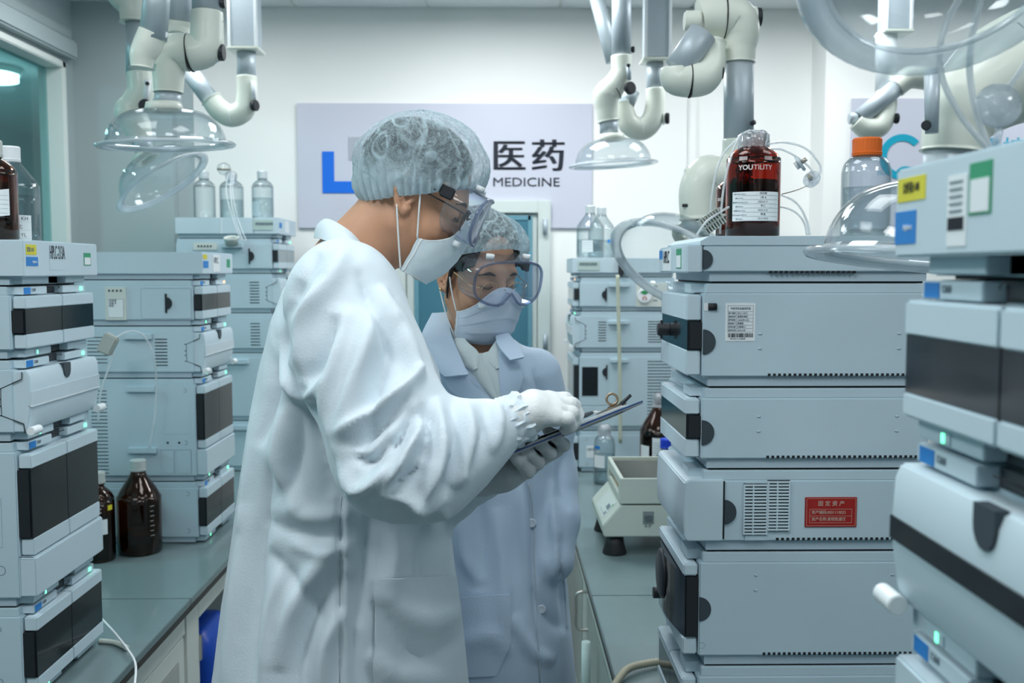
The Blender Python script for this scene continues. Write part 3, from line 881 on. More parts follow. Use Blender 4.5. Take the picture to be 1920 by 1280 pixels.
m = base_module(st, .1445, 'plain-sided module of the big right stack below the barcode-labelled one', near_strip=False, vents=(.145, .42, 30), to=1.3899)
doors(m, S, .022, .1255, .028, .034, v1=.275, split=.999); grip(m, .029, .067, .022); pips(m, .130, .095)
ribbon(m, S, [(.03, .109), (.052, .109), (.058, .1025), (.052, .096), (.03, .096)], .0006, 'plug_outline')
fbox(S, .012, .05, .03, .09, .128, .143).build('name_plate', mod2_m, m)
m = base_module(st, .1845, 'tall module of the big right stack with white barcode label', near_strip=False, vents=(.145, .42, 30), to=1.5759)
doors(m, S, .022, .1645, .046, .046, v1=.275, split=.999); grip(m, .029, .082, .022)
MB().cyl((.002, .20, .092), (-.020, .20, .092), .0125, seg=20).build('door_knob', knob_m, m, bevel=.002)
fbox(S, -.014, -.010, .195, .205, .074, .110).build('knob_fin', knob_m, m)
ribbon(m, S, [(.037, .1435), (.052, .1435)], .013, 'side_plug')
fbox(S, .03, .037, -.0008, .001, .1365, .150).build('plug_seat', white_m, m)
pips(m, .130, .096)
lb = MB().box(.068, .121, -.0008, .001, .083, .150).build('asset_label', paper_m, m, bevel=.0004)
tl = MB()
for w_ in (.1455, .1355, .1295, .1235, .1175, .1115, .1055, .0995):
    tl.box(.072, .117, -.0011, -.0006, w_ - .0002, w_ + .0002)
tl.box(.072, .0724, -.0011, -.0006, .0995, .1455).box(.1166, .117, -.0011, -.0006, .0995, .1455).box(.087, .0874, -.0011, -.0006, .0995, .1355)
tl.build('label_grid', greyink_m, lb)
text('中肽华东设备条形码', .0050, greyink_m, lb, (.0765, -.0011, .1378), (R(90), 0, 0), ext=.0002, sx=.8)
for i, (a1, b1) in enumerate((('资产编码', '0501110017'), ('设备名称', '液相色谱仪'), ('型号规格', '1260HPLC(2)'), ('使用部门', '质量部'), ('存放位置', '仪器室(1)'), ('启用日期', '2022.4.28'))):
    text(a1, .0036, greyink_m, lb, (.0728, -.0011, .1305 - .006 * i), (R(90), 0, 0), ext=.0002, sx=.92)
    text(b1, .0040, greyink_m, lb, (.0885, -.0011, .1303 - .006 * i), (R(90), 0, 0), ext=.0002, sx=.95)
random.seed(3); bc = MB(); x_ = .0725
while x_ < .1165:
    ww = random.choice((.0004, .0008, .0012)); bc.box(x_, x_ + ww, -.0011, -.0006, .0900, .0972); x_ += ww + random.choice((.0004, .0006, .001))
bc.build('barcode', ink_m, lb)
text('0501201111208560', .0040, greyink_m, lb, (.0765, -.0011, .0855), (R(90), 0, 0), ext=.0002, sx=.85)
fbox(S, .012, .05, .03, .09, .168, .183).build('name_plate', mod2_m, m)
# its tray
t = thing('solvent_tray', 'top tray of the big right stack carrying the red-brown bottle', 'lab instrument', (st.xf, st.y0, st.z), 'solvent trays on top of the stacks')
fbox(S, .028, DEP, 0, WID, .020, .0665).build('housing', mod_m, t, bevel=.002)
fbox(S, -.002, .026, -.001, .30, .018, .068).build('front_cover', mod2_m, t, bevel=.0025)
MB().prism([(.022, .066), (DEP, .066), (DEP, .083), (.038, .083), (.022, .074)], 'y', .0, WID - .004).build('tray_rim', mod_m, t, bevel=.001)
fbox(S, .040, DEP - .01, .006, WID - .006, .0035, .021).build('base_band', band_m, t)
fbox(S, .044, DEP - .014, .010, WID - .010, 0, .004).build('gap_slab', line_m, t)
mb = MB()
for i in range(17): fbox(S, .145 + .0092 * i, .150 + .0092 * i, -.0008, .004, .0175, .022, mb)
mb.build('vent_holes', line_m, t)['kind'] = 'stuff'
grip(t, .027, .042, .017)
fsticker(t, S, .05, .10, .026, .062, green_m, 'green_sticker', -.002); fsticker(t, S, .054, .096, .028, .05, paper_m, 'sticker_field', -.0025)
fsticker(t, S, .16, .25, .022, .064, paper_m, 'number_label', -.002); ftext(t, S, 'HPLC', .24, .030, .034, ink_m, u=-.003, sx=.8)
fsticker(t, S, .255, .295, .045, .062, blue_m, 'logo_sticker', -.002)
st.z += .083
RMTOP = st.z; RMX = .332

# ------------------------------------------------------------------ right near stack (front seen from its far edge)
st = Stack(1, .352, .525, BENCH + .0005); S = 1
m = base_module(st, .198, 'bottom module of the nearest right stack', near_strip=True, to=.945)
doors(m, S, .022, .178, .030, .030)
m = base_module(st, .321, 'tall smoked-door module low in the nearest right stack, cut by the frame edge', to=1.2844)
doors(m, S, .102, .298, .034, .034)
fbox(S, -.004, .03, .002, WID - .008, .022, .100).build('drawer', mod2_m, m, bevel=.003)
m = base_module(st, .161, 'white drop-front pump in the nearest right stack with a black band and thumb notch', to=1.4515)
pump_front(m, S, .161, dark=True)
m = base_module(st, .142, 'module with two wide smoked doors in the nearest right stack under its tray', to=1.5917)
doors(m, S, .022, .124, .031, .022)
t = tray(st, 'nearest solvent tray on the right with yellow, blue and barcode stickers', .095)
fsticker(t, S, .288, .344, .066, .086, yellow_m, 'yellow_sticker'); ftext(t, S, '台件量:1-04', .332, .0715, .0105, ink_m, sx=.62)
fsticker(t, S, .305, .348, .030, .058, blue_m, 'logo_sticker'); ftext(t, S, 'Agilent', .330, .041, .0062, paper_m)
fsticker(t, S, .215, .247, .018 + .008, .080, paper_m, 'asset_label')
for i in range(5): fsticker(t, S, .222, .243, .052 + .0055 * i, .0534 + .0055 * i, greyink_m, 'label_line', -.0047)
for i in range(9): fsticker(t, S, .219 + .003 * i, .2205 + .003 * i, .038, .048, ink_m, 'barcode_bar', -.0047)
fsticker(t, S, .178, .212, .048, .086, green_m, 'green_sticker'); fsticker(t, S, .181, .209, .050, .074, paper_m, 'sticker_field', -.0045)

# ================================================================ extraction arms hanging from the ceiling
def mpx(Y): return Y / F


class Arm:
    def __init__(s, label, x, y, name='extraction_arm', cat='extraction arm'):
        s.o = thing(name, label, cat, (x, y, CEIL), 'extraction arms')
        s.off = Vector((x, y, CEIL))

    def pt(s, p):  # (px,py,Y)
        return P(*p) - s.off

    def tube(s, pts, r, m=alu_m, name='tube'):
        MB().tube([s.pt(p) for p in pts], r, 28).build(name, m, s.o); return s

    def elbow(s, pts, r, m=cream_m, name='joint', n=8):
        q = smooth_path([s.pt(p) for p in pts], n)
        if isinstance(r, (list, tuple)):
            rr = [r[min(int(i / n), len(r) - 2)] * (1 - (i / n - int(i / n))) + r[min(int(i / n) + 1, len(r) - 1)] * (i / n - int(i / n)) for i in range(len(q))]
        else: rr = r
        MB().tube(q, rr, 28).build(name, m, s.o); return s

    def ring(s, p, d, r, m=line_m, name='seam', t=.0025):
        c = s.pt(p); d = Vector(d).normalized()
        MB().cyl(c - d * t / 2, c + d * t / 2, r, seg=28).build(name, m, s.o); return s

    def knob(s, p, d, r, l, m=knob_m, name='knob'):
        c = s.pt(p); d = Vector(d).normalized()
        MB().cyl(c, c + d * l, r, seg=22).build(name, m, s.o, bevel=min(r, l) * .15)
        return s

    def plate(s, a, b, wd, t, m=alu_m):
        a = s.pt(a); b = s.pt(b)
        MB().tube([a, b], [wd, wd * .8], 6).build('bracket', m, s.o); return s

    def duct(s, px0, px1, py, Y):
        a = P(px0, py, Y); b = P(px1, py, Y); hw = (b.x - a.x) / 2
        c = (a.x + b.x) / 2 - s.off.x; z = a.z - CEIL
        MB().box(c - hw, c + hw, -hw + Y - s.off.y, hw + Y - s.off.y, z, 0).build('duct', alu_m, s.o, bevel=.004)
        for sg_ in (-1, 1):
            MB().box(c + sg_ * hw - .006, c + sg_ * hw + .006, -hw - .006 + Y - s.off.y, -hw + .006 + Y - s.off.y, z, 0).build('corner_rail', white_m, s.o, bevel=.002)
        MB().box(c - hw - .01, c + hw + .01, -hw - .01 + Y - s.off.y, hw + .01 + Y - s.off.y, z - .012, z).build('flange', cream_m, s.o, bevel=.003)
        return s

    def dome(s, p, axis, Rr=.17, hh=.105, neck=.045):
        """clear hood; p = centre of the open rim, axis points from rim to neck"""
        c = s.pt(p); ax = Vector(axis).normalized()
        q = Vector((0, 0, 1)).rotation_difference(ax).to_matrix().to_4x4()
        M = Matrix.Translation(c) @ q
        n = 14; out = []; inn = []
        for i in range(n + 1):
            t = i / n
            a = math.pi / 2 * t
            r = neck + (Rr - neck) * math.cos(a) ** .8
            z = hh * math.sin(a)
            out.append((r, z)); inn.append((r - .003, z - .003 * (i > 0)))
        prof = out + inn[::-1]
        MB().lathe(prof, 48, M, closed=True).build('hood', dome_m, s.o)
        MB().lathe([(Rr - .004, 0.004), (Rr + .012, -.006), (Rr + .022, -.006), (Rr + .026, -.001), (Rr + .022, .004), (Rr + .010, .003), (Rr, .010)], 48, M, closed=True)\
            .build('hood_rim', rim_m, s.o)
        MB().lathe([(neck - .012, hh - .006), (neck + .004, hh - .006), (neck + .008, hh + .004), (neck + .004, hh + .020), (neck - .012, hh + .020)], 36, M, closed=True)\
            .build('collar', cream_m, s.o)
        return s


T = .0375
# A1: big arm over the left bench with the level hood
Y = 2.75
A = Arm('large cream extraction arm on the left with a level clear hood', P(387, 20, Y).x, Y)
A.tube([(387, -60, Y), (387, 24, Y)], .038).elbow([(388, 22, Y), (388, 60, Y), (384, 92, Y), (356, 99, Y)], [.042, .044, .047, .05])
A.elbow([(357, 99, Y), (334, 98, Y), (318, 112, Y), (316, 150, Y), (316, 174, Y)], [.05, .05, .047, .0405, .0385])
A.ring((357, 99, Y), (1, 0, .1), .0515).knob((291, 98, Y), (1, 0, 0), .049, .05, cream_m, 'joint_cap').ring((291, 98, Y), (1, 0, 0), .0495, grip_m)
A.tube([(316, 172, Y), (314, 200, Y)], .034)
A.knob((402, 98, Y), (1, 0, 0), .026, .012, cream_m, 'knob_seat').knob((411, 98, Y), (1, 0, 0), .023, .013)
A.knob((414, 6, Y), (1, 0, 0), .014, .012).knob((414, 41, Y), (1, 0, 0), .005, .006)
A.knob((286, 120, Y - .04), (0, -1, 0), .006, .006)
A.dome((312, 272, Y), (-.03, -.04, 1), .158, .094, .042)

# A2: arm behind it with the tilted hood
Y = 3.35
A = Arm('extraction arm further left whose clear hood hangs tilted by the shaded pier', P(252, 0, Y).x, Y)
A.elbow([(215, -70, Y), (228, -20, Y), (250, 10, Y), (253, 42, Y)], [.05, .056, .05, .045])
A.tube([(253, 40, Y), (254, 142, Y)], .030, mat('grey_tube', (.50, .58, .62), .4, metal=.4))  # slightly lighter, more metallic grey than the other tubes
A.elbow([(262, 136, Y), (264, 170, Y), (252, 195, Y), (244, 210, Y), (256, 235, Y), (264, 262, Y)], [.042, .042, .044, .05, .046, .036])
A.plate((277, 150, Y - .05), (273, 195, Y - .05), .012, .01, white_m)
A.knob((277, 157, Y - .058), (0, -1, 0), .006, .008).knob((274, 199, Y - .05), (0, -1, 0), .021, .016)
A.tube([(263, 258, Y), (273, 288, Y)], .031)
A.dome((306, 342, Y), (-.55, .05, .80), .145, .095, .040)
A = Arm('aluminium extraction arm tube slanting down into a cream cup in front of the left joints', P(298, 0, 2.62).x, 2.62)
A.tube([(300, -70, 2.60), (287, 74, 2.60)], .034, mat('grey_tube', (.50, .58, .62), .4, metal=.4))
A.elbow([(286, 62, 2.60), (277, 84, 2.60), (268, 104, 2.60), (266, 128, 2.60)], [.0355, .036, .033, .026])
A.knob((311, 66, 2.6), (0, -1, 0), .008, .008, white_m)
A = Arm('short aluminium extraction arm tube with a cream cuff behind the large left joint', P(337, 0, 2.95).x, 2.95)
A.tube([(337, -60, 2.95), (336, 48, 2.95)], .036).elbow([(336, 42, 2.95), (335, 60, 2.95), (333, 78, 2.93)], [.041, .042, .04])

# A3: square duct and J-shaped joint
Y = 3.85
A = Arm('cream J-shaped extraction arm under a square duct above the far left stack', P(461, 60, Y).x, Y)
A.duct(437, 486, 92, Y)
A.tube([(462, 94, Y), (462, 146, Y)], .035).elbow([(463, 143, Y), (463, 180, Y), (457, 206, Y), (434, 217, Y), (412, 206, Y), (396, 186, Y)], [.038, .039, .042, .043, .042, .038])
A.tube([(402, 196, Y), (350, 128, Y + .05)], .034)
A.ring((434, 216, Y), (1, 0, .2), .0445, white_m)
A.knob((470, 198, Y - .01), (1, -.3, 0), .026, .008, cream_m, 'knob_seat').knob((474, 198, Y - .02), (1, -.4, 0), .021, .018)
A.plate((475, 152, Y - .035), (477, 186, Y - .035), .010, .01, white_m)

# A4: centre-right arm with level hood
Y = 3.75
A = Arm('cream extraction arm right of the company sign with a small clear hood', P(1165, 0, Y).x, Y)
A.tube([(1166, -60, Y), (1165, 108, Y)], .036)
A.tube([(1112, -30, Y + .35), (1150, 116, Y + .35)], .03, mat('grey_tube', (.50, .58, .62), .4, metal=.4))
A.elbow([(1165, 105, Y), (1165, 135, Y), (1152, 160, Y), (1137, 178, Y), (1138, 205, Y), (1141, 228, Y)], [.039, .039, .045, .05, .042, .038])
A.ring((1150, 166, Y), (1, 0, .8), .0455)
A.plate((1178, 122, Y - .04), (1180, 150, Y - .04), .010, .01, alu_m)
A.knob((1178, 123, Y - .05), (0, -1, 0), .007, .006).knob((1178, 166, Y - .03), (.6, -1, 0), .023, .02).knob((1184, 93, Y), (1, -.3, 0), .012, .012)
A.tube([(1141, 224, Y), (1142, 252, Y)], .034)
A.dome((1150, 308, Y), (-.06, -.02, 1), .142, .092, .040)

# A5: square duct with U joint
Y = 3.85
A = Arm('cream U-shaped extraction arm under a square duct right of the company sign', P(1230, 60, Y).x, Y)
A.duct(1207, 1252, 112, Y)
A.tube([(1228, 114, Y), (1228, 170, Y)], .032).elbow([(1228, 166, Y), (1229, 195, Y), (1222, 226, Y), (1203, 242, Y), (1180, 232, Y), (1170, 205, Y), (1168, 192, Y)], [.036, .037, .042, .043, .042, .037, .035])
A.ring((1203, 241, Y), (1, 0, .1), .044, white_m)
A.knob((1243, 222, Y - .01), (1, -.2, 0), .024, .006, cream_m, 'knob_seat').knob((1247, 222, Y - .01), (1, -.25, 0), .021, .016)
A.tube([(1175, 195, Y), (1185, 170, Y)], .03)

# A6: large arm behind the red-brown bottle
Y = 2.55
A = Arm('large cream extraction arm with a straight tube behind the red-brown bottle', P(1360, 0, Y).x, Y)
A.elbow([(1312, 38, Y), (1335, 34, Y), (1356, 34, Y)], [.05, .053, .055]).elbow([(1356, 34, Y), (1380, 38, Y), (1388, 62, Y), (1386, 90, Y), (1385, 118, Y)], [.055, .053, .049, .042, .040])
A.ring((1356, 34, Y), (1, 0, 0), .0563)
A.knob((1283, 40, Y - .03), (1, 0, 0), .026, .04, cream_m, 'joint_cap')
A.tube([(1356, -60, Y), (1350, 0, Y)], .04)
A.knob((1410, 33, Y), (1, 0, 0), .027, .01, cream_m, 'knob_seat').knob((1416, 33, Y), (1, 0, 0), .024, .014)
A.tube([(1385, 114, Y), (1385, 264, Y)], .0375)
A.elbow([(1385, 262, Y), (1382, 300, Y), (1360, 325, Y), (1325, 330, Y), (1310, 360, Y), (1310, 412, Y)], [.04, .042, .048, .052, .05, .046])
A.knob((1284, 335, Y), (1, 0, 0), .03, .03, cream_m, 'joint_cap').knob((1279, 385, Y - .03), (1, -.2, 0), .004, .014)
A.tube([(1310, 408, Y), (1303, 436, Y)], .037, mat('grey_tube', (.50, .58, .62), .4, metal=.4))
A.knob((1408, 232, Y - .04), (.7, -.7, .3), .006, .012)
# lower linkage
A.tube([(1318, 62, Y - .06), (1272, 130, Y - .06)], .036, name='link_tube')
A.elbow([(1268, 128, Y - .06), (1270, 146, Y - .06), (1293, 150, Y - .06)], [.037, .042, .043]).elbow([(1293, 150, Y - .06), (1318, 146, Y - .06), (1334, 124, Y - .05), (1336, 82, Y - .03)], [.043, .042, .035, .03])
A.ring((1293, 150, Y - .06), (1, 0, 0), .044)
A.knob((1340, 135, Y - .06), (1, 0, 0), .022, .008, cream_m, 'knob_seat').knob((1346, 135, Y - .06), (1, 0, 0), .019, .012)
A.dome((1262, 500, Y), (.42, .35, .62), .155, .098, .044)

# A7: far right small arm
Y = 3.9
A = Arm('small extraction arm with a slanted grey tube in front of the teal sign', P(1662, 0, Y).x, Y)
A.duct(1653, 1699, 60, Y)
A.tube([(1662, 62, Y), (1661, 170, Y)], .04, white_m)
A.tube([(1612, 222, Y - .05), (1688, 158, Y - .05)], .034)
A.elbow([(1680, 165, Y - .05), (1705, 146, Y - .05), (1740, 148, Y - .05)], [.038, .042, .042])
A.elbow([(1606, 226, Y - .05), (1625, 240, Y - .05), (1650, 236, Y - .05), (1662, 205, Y - .03), (1661, 172, Y)], [.036, .042, .04, .038, .04])
A.knob((1592, 222, Y - .05), (1, 0, 0), .022, .03, alu_m, 'joint_cap').knob((1678, 222, Y - .06), (1, 0, 0), .02, .012)

# A8: nearest large arm on the right
Y = 1.32
A = Arm('nearest cream extraction arm with a huge elbow behind the right stack tray', P(1800, 0, Y).x + .1, Y)
A.elbow([(2010, 95, Y), (1935, 118, Y), (1872, 148, Y), (1822, 192, Y), (1795, 240, Y), (1787, 286, Y)], [.074, .073, .068, .056, .043, .0395])
A.ring((1905, 132, Y), (1, 0, .45), .0715)
A.tube([(1787, 280, Y), (1784, 345, Y)], .0375)
A.tube([(2010, 80, Y), (2010, -60, Y)], .05)
A.plate((1748, 130, Y - .05), (1747, 250, Y - .05), .011, .01, alu_m)
A.knob((1737, 236, Y - .05), (-.5, -1, 0), .006, .008)
A.dome((1762, 490, Y), (.10, .03, 1), .150, .100, .044)
A.tube([(1784, 340, Y), (1770, 372, Y)], .036)
# big tilted hood at the top right
Y = .92
A = Arm('big clear extraction hood tilted towards the camera at the upper right', P(1830, -60, Y).x, Y)
A.dome((1768, -72, Y), (.10, .60, .74), .104, .070, .030)
A.elbow([(1790, -115, Y + .08), (1800, -150, Y + .1), (1820, -200, Y + .1)], [.036, .04, .04])
A.tube([(1820, -190, Y + .1), (1822, -300, Y + .1)], .036)

# ================================================================ bottles and bench things
def glass(name, col, rough=.0):
    if name in MATS: return MATS[name]
    m = bpy.data.materials.new(name); m.use_nodes = True
    nt = m.node_tree; b = nt.nodes['Principled BSDF']
    tcn = nt.nodes.new('ShaderNodeTexCoord'); nz = nt.nodes.new('ShaderNodeTexNoise'); nz.inputs['Scale'].default_value = 14
    nt.links.new(tcn.outputs['Object'], nz.inputs['Vector'])
    mx = nt.nodes.new('ShaderNodeMix'); mx.data_type = 'RGBA'
    mx.inputs[6].default_value = tuple(c * .93 for c in col) + (1,); mx.inputs[7].default_value = (*col, 1)
    nt.links.new(nz.outputs['Fac'], mx.inputs[0]); nt.links.new(mx.outputs[2], b.inputs['Base Color'])
    b.inputs['Transmission Weight'].default_value = 1; b.inputs['Roughness'].default_value = rough; b.inputs['IOR'].default_value = 1.47
    MATS[name] = m
    return m


clear_m = thin_clear('clear_glass', tint=(.955, .975, .98), haze=.02, edge=(.45, .54, .57), ior=1.5)
amber_m = glass('amber_glass', (.30, .085, .018))
redamber_m = glass('red_amber_glass', (.50, .085, .022))
brown_m = glass('brown_glass', (.30, .11, .045))
liq_m = thin_clear('clear_liquid', tint=(.84, .89, .90), haze=.04, edge=(.62, .70, .73), ior=1.33, hcol=(.6, .68, .7))
capw_m = mat('cap_grey', (.52, .56, .54), .5)
capc_m = mat('cap_silver', (.62, .68, .70), .35, metal=.3)
orange_m = mat('cap_orange', (.80, .15, .015), .45, var=.05)
capb_m = mat('cap_blue', (.01, .05, .55), .4, var=.05)
film_m = thin_clear('wrap_film', tint=(.86, .91, .94), haze=.36, edge=(.6, .68, .72), hcol=(.92, .95, 1))
darkliq_m = mat('dark_liquid', (.02, .008, .006), .2)

PROF = {
    'round': lambda r, h: [(0, 0), (r * .9, 0), (r, r * .1), (r, h * .66), (r * .98, h * .70), (r * .86, h * .76), (r * .62, h * .81), (r * .42, h * .84), (r * .38, h * .86), (r * .38, h)],
    'youtility': lambda r, h: [(0, 0), (r * .92, 0), (r, r * .1), (r, h * .70), (r * .98, h * .745), (r * .88, h * .80), (r * .68, h * .845), (r * .52, h * .87), (r * .47, h * .885), (r * .47, h)],
    'jug': lambda r, h: [(0, 0), (r * .92, 0), (r, r * .08), (r, h * .56), (r * .96, h * .62), (r * .78, h * .70), (r * .50, h * .80), (r * .34, h * .87), (r * .30, h * .90), (r * .30, h)],
    'lab': lambda r, h: [(0, 0), (r * .93, 0), (r, r * .1), (r, h * .60), (r * .99, h * .68), (r * .90, h * .76), (r * .70, h * .82), (r * .52, h * .84), (r * .50, h * .86), (r * .50, h)],
}


def smooth_prof(p, n=3):
    q = smooth_path([(a, 0, b) for a, b in p[2:-1]], n)
    return p[:2] + [(v.x, v.z) for v in q] + [p[-1]]


def bottle(name, label, loc, kind, r, h, gm, cap=None, capkind='screw', fill=None, liq=None, group=None, cat='bottle'):
    o = thing(name, label, cat, loc, group)
    pr = smooth_prof(PROF[kind](r, h))
    t = .0025
    inner = [(max(a - t, 0), b + (t * 1.6 if i < 2 else 0)) for i, (a, b) in enumerate(pr)]
    full = pr + inner[::-1][:-1] + [(0, t * 1.6)]
    MB().lathe(full, 40).build('glass', gm, o)
    if fill:
        zf = h * fill; li = [(0, t * 2)]
        for (a, b) in pr[1:]:
            if b + t * 2 >= zf: break
            li.append((max(a - t - .0006, .001), b + t * 2 if len(li) < 2 else b))
        ra = li[-1][0]; li += [(ra, zf), (0, zf)]
        MB().lathe(li, 36).build('liquid', liq or liq_m, o)
    nr = pr[-1][0]
    if cap is not None:
        if capkind == 'screw':
            n = 48; zt = h + .004; zb = h - .03 if h > .15 else h - .02
            pts = []
            mb = MB()
            vs = []
            for (z, k) in ((zb, 1.0), (zb + .006, 1.04), (zb + .007, 1.0), (zt - .003, 1.0), (zt, .94)):
                for i in range(n):
                    rr = (nr + .004) * k * (1 + (.018 if i % 2 and .5 < (z - zb) / (zt - zb) < .99 else 0))
                    vs.append((rr * math.cos(2 * math.pi * i / n), rr * math.sin(2 * math.pi * i / n), z))
            fs = [(j * n + i, j * n + (i + 1) % n, (j + 1) * n + (i + 1) % n, (j + 1) * n + i) for j in range(4) for i in range(n)]
            fs += [tuple(range(n))[::-1], tuple(4 * n + i for i in range(n))]
            mb.add(vs, fs, False).build('cap', cap, o)
        elif capkind == 'film':
            vs = []; n = 40; zz = [h - .05, h - .036, h - .02, h - .004, h + .004, h + .006]; rr = [1.25, 1.02, 1.08, 1.1, .8, .05]
            random.seed(len(label))
            for z, k in zip(zz, rr):
                for i in range(n):
                    k2 = k * (1 + .07 * math.sin(i * 2.3 + z * 300) + random.uniform(-.04, .04))
                    vs.append(((nr + .002) * k2 * math.cos(2 * math.pi * i / n), (nr + .002) * k2 * math.sin(2 * math.pi * i / n), z + random.uniform(-.0015, .0015)))
            fs = [(j * n + i, j * n + (i + 1) % n, (j + 1) * n + (i + 1) % n, (j + 1) * n + i) for j in range(5) for i in range(n)]
            MB().add(vs, fs, True).build('film_wrap', cap, o)
        # thread ring
        MB().lathe([(nr, h - .036), (nr + .003, h - .034), (nr, h - .032)], 32, closed=True).build('thread', gm, o)
    return o


def wrap_label(o, r, a0, a1, z0, z1, m=paper_m, name='paper_label', n=16, off=.0006, slant=0.):
    """label curved round the bottle; angles in degrees, -90 faces the camera"""
    vs = []
    for k in range(n + 1):
        a = R(a0 + (a1 - a0) * k / n)
        for rr in (r + off, r + off + .0006):
            for z in (z0, z1):
                vs.append((rr * math.cos(a), rr * math.sin(a), z + slant * (k / n - .5)))
    fs = []
    for k in range(n):
        b = 4 * k; c = b + 4
        fs += [(b, c, c + 1, b + 1), (b + 2, b + 3, c + 3, c + 2), (b + 1, c + 1, c + 3, b + 3), (b, b + 2, c + 2, c)]
    fs += [(0, 1, 3, 2), (4 * n, 4 * n + 2, 4 * n + 3, 4 * n + 1)]
    return MB().add(vs, fs, False).build(name, m, o)


def bend_text(o, body, size, m, r, acen, z, name='lettering', bold=0., sx=1.):
    """text bent round a cylinder of radius r"""
    t = text(body, size, m, None, name=name, bold=bold, align='CENTER', sx=sx, ext=.0002)
    me = t.data.copy(); t.data = me
    for v in me.vertices:
        a = R(acen) + v.co.x / r
        rr = r + .0012 + v.co.z
        v.co = (rr * math.cos(a), rr * math.sin(a), z + v.co.y)
    t.parent = o
    return t


def filled_label(o, r, a0, a1, z0, z1, rows, hand, slant=0.):
    wrap_label(o, r, a0, a1, z0, z1, slant=slant)
    n = len(rows)
    for i, (rw, hw) in enumerate(zip(rows, hand)):
        z = z1 - (z1 - z0) * (i + .75) / n
        wrap_label(o, r, a0 + (a1 - a0) * .22, a0 + (a1 - a0) * .96, z - .0012, z - .0010, greyink_m, 'label_line', 10, .0011)
        sz = (z1 - z0) / n * .42
        if rw: bend_text(o, rw, sz, greyink_m, r, a0 + (a1 - a0) * .16, z, sx=.9)
        if hw: bend_text(o, hw, sz * 1.5, ink_m, r, a0 + (a1 - a0) * .62, z, 'handwriting')


def at(px, py, Y, z):
    q = P(px, py, Y); return (q.x, Y, z)


# --- big right stack top
b = bottle('reagent_bottle', 'red-brown glass bottle with white lettering and a filled-in paper label', at(1412, 350, 1.90, RMTOP + .001), 'youtility', .0505, .196, redamber_m, film_m, 'film', .55, darkliq_m)
bend_text(b, 'YOU', .0125, mat('print_white', (.72, .68, .66), .6), .0505, -120, .122, bold=.0004)
bend_text(b, 'TILITY', .0125, mat('print_white', (.72, .68, .66), .6), .0505, -84, .122)
filled_label(b, .0505, -150, -42, .030, .084, ['名称 Product Name:', '批号 Lot No.:', '配制日期 Preparation Date:', '溶剂 Solvent:', '有效期 Expiry Date:', '贮存 Storage Conditions:', '签名 (Sign):'],
             ['流动相', '1号 A', '2023.2.11', '甲乙', '2023.2.21', '常温', '1013 PAG'])
b = bottle('reagent_bottle', 'brown graduated bottle half hidden behind the red-brown bottle', at(1392, 350, 2.02, RMTOP + .001), 'round', .052, .15, amber_m, None)
for i, tx in enumerate(('800', '600', '400', '200')): bend_text(b, tx, .009, mat('print_white', (.72, .68, .66), .6), .052, -160, .075 - .018 * i)
b = bottle('reagent_bottle', 'clear lab bottle with an orange screw cap', at(1624, 350, 1.93, RMTOP + .001), 'lab', .0465, .188, clear_m, orange_m, 'screw', .52)
bend_text(b, 'ISO', .012, mat('print_blue', (.12, .35, .5), .6), .0465, -75, .115)
# small plastic rack beside it
o = thing('tube_clip', 'small grey ribbed plastic clip lying left of the red-brown bottle', 'clip', at(1345, 430, 1.82, RMTOP + .001))
M_ = Matrix.Rotation(R(-35), 4, 'Y')
for i in range(8):
    me_ = MB().box(-.021 + .0055 * i, -.0185 + .0055 * i, -.012, .012, 0.003, .034).mesh('rib', .0004); me_.transform(Matrix.Translation((0, 0, .012)) @ M_)
    link('rib', me_, cab2_m, o)
me_ = MB().box(-.024, .026, -.010, .010, .014, .018).mesh('spine'); me_.transform(Matrix.Translation((0, 0, .012)) @ M_); link('spine', me_, cab2_m, o)

# --- near left tray
ZT = 1.567 + .091 + .001
b = bottle('reagent_bottle', 'amber bottle cut by the left frame edge, paper label askew', at(-14, 400, 2.07, ZT), 'round', .049, .20, amber_m, capw_m, 'screw', .3, darkliq_m)
filled_label(b, .049, -120, -25, .045, .098, ['Name:', 'Lot:', 'Date:', 'Solvent:', 'Expiry:', 'Storage:'], ['', '', '', '', '', ''], slant=.012)
b = bottle('reagent_bottle', 'clear cone-shouldered bottle beside the amber bottle on the HPLC-213A tray', at(22, 400, 2.215, ZT), 'jug', .058, .205, clear_m, white_m, 'screw', .50)
filled_label(b, .058, -105, -25, .005, .058, ['Name', 'Lot', 'Date'], ['10mM KH', '纯化', '2023 YL'])

# --- far left tray
for (px, lab, fl, Yb) in ((384, 'empty clear bottle, leftmost of three on the far left tray', None, 4.42),
                          (435, 'half-filled clear bottle, middle of three on the far left tray', .42, 4.45),
                          (493, 'clear bottle with a grey cap, rightmost of three on the far left tray', .45, 4.42)):
    b = bottle('solvent_bottle', lab, at(px, 400, Yb, LFTOP + .001), 'round', .047 if px != 435 else .052, .205, clear_m, capc_m if px != 435 else film_m, 'screw' if px != 435 else 'film', fl, group='clear bottles on the far left tray')
    if px == 493: wrap_label(b, .047, -150, -95, .012, .075, mat('label_grey', (.42, .52, .56), .6))
    if px == 384: MB().lathe([(.040, .001), (.0478, .001), (.0478, .006), (.040, .006)], 30, closed=True).build('base_ring', knob_m, b)
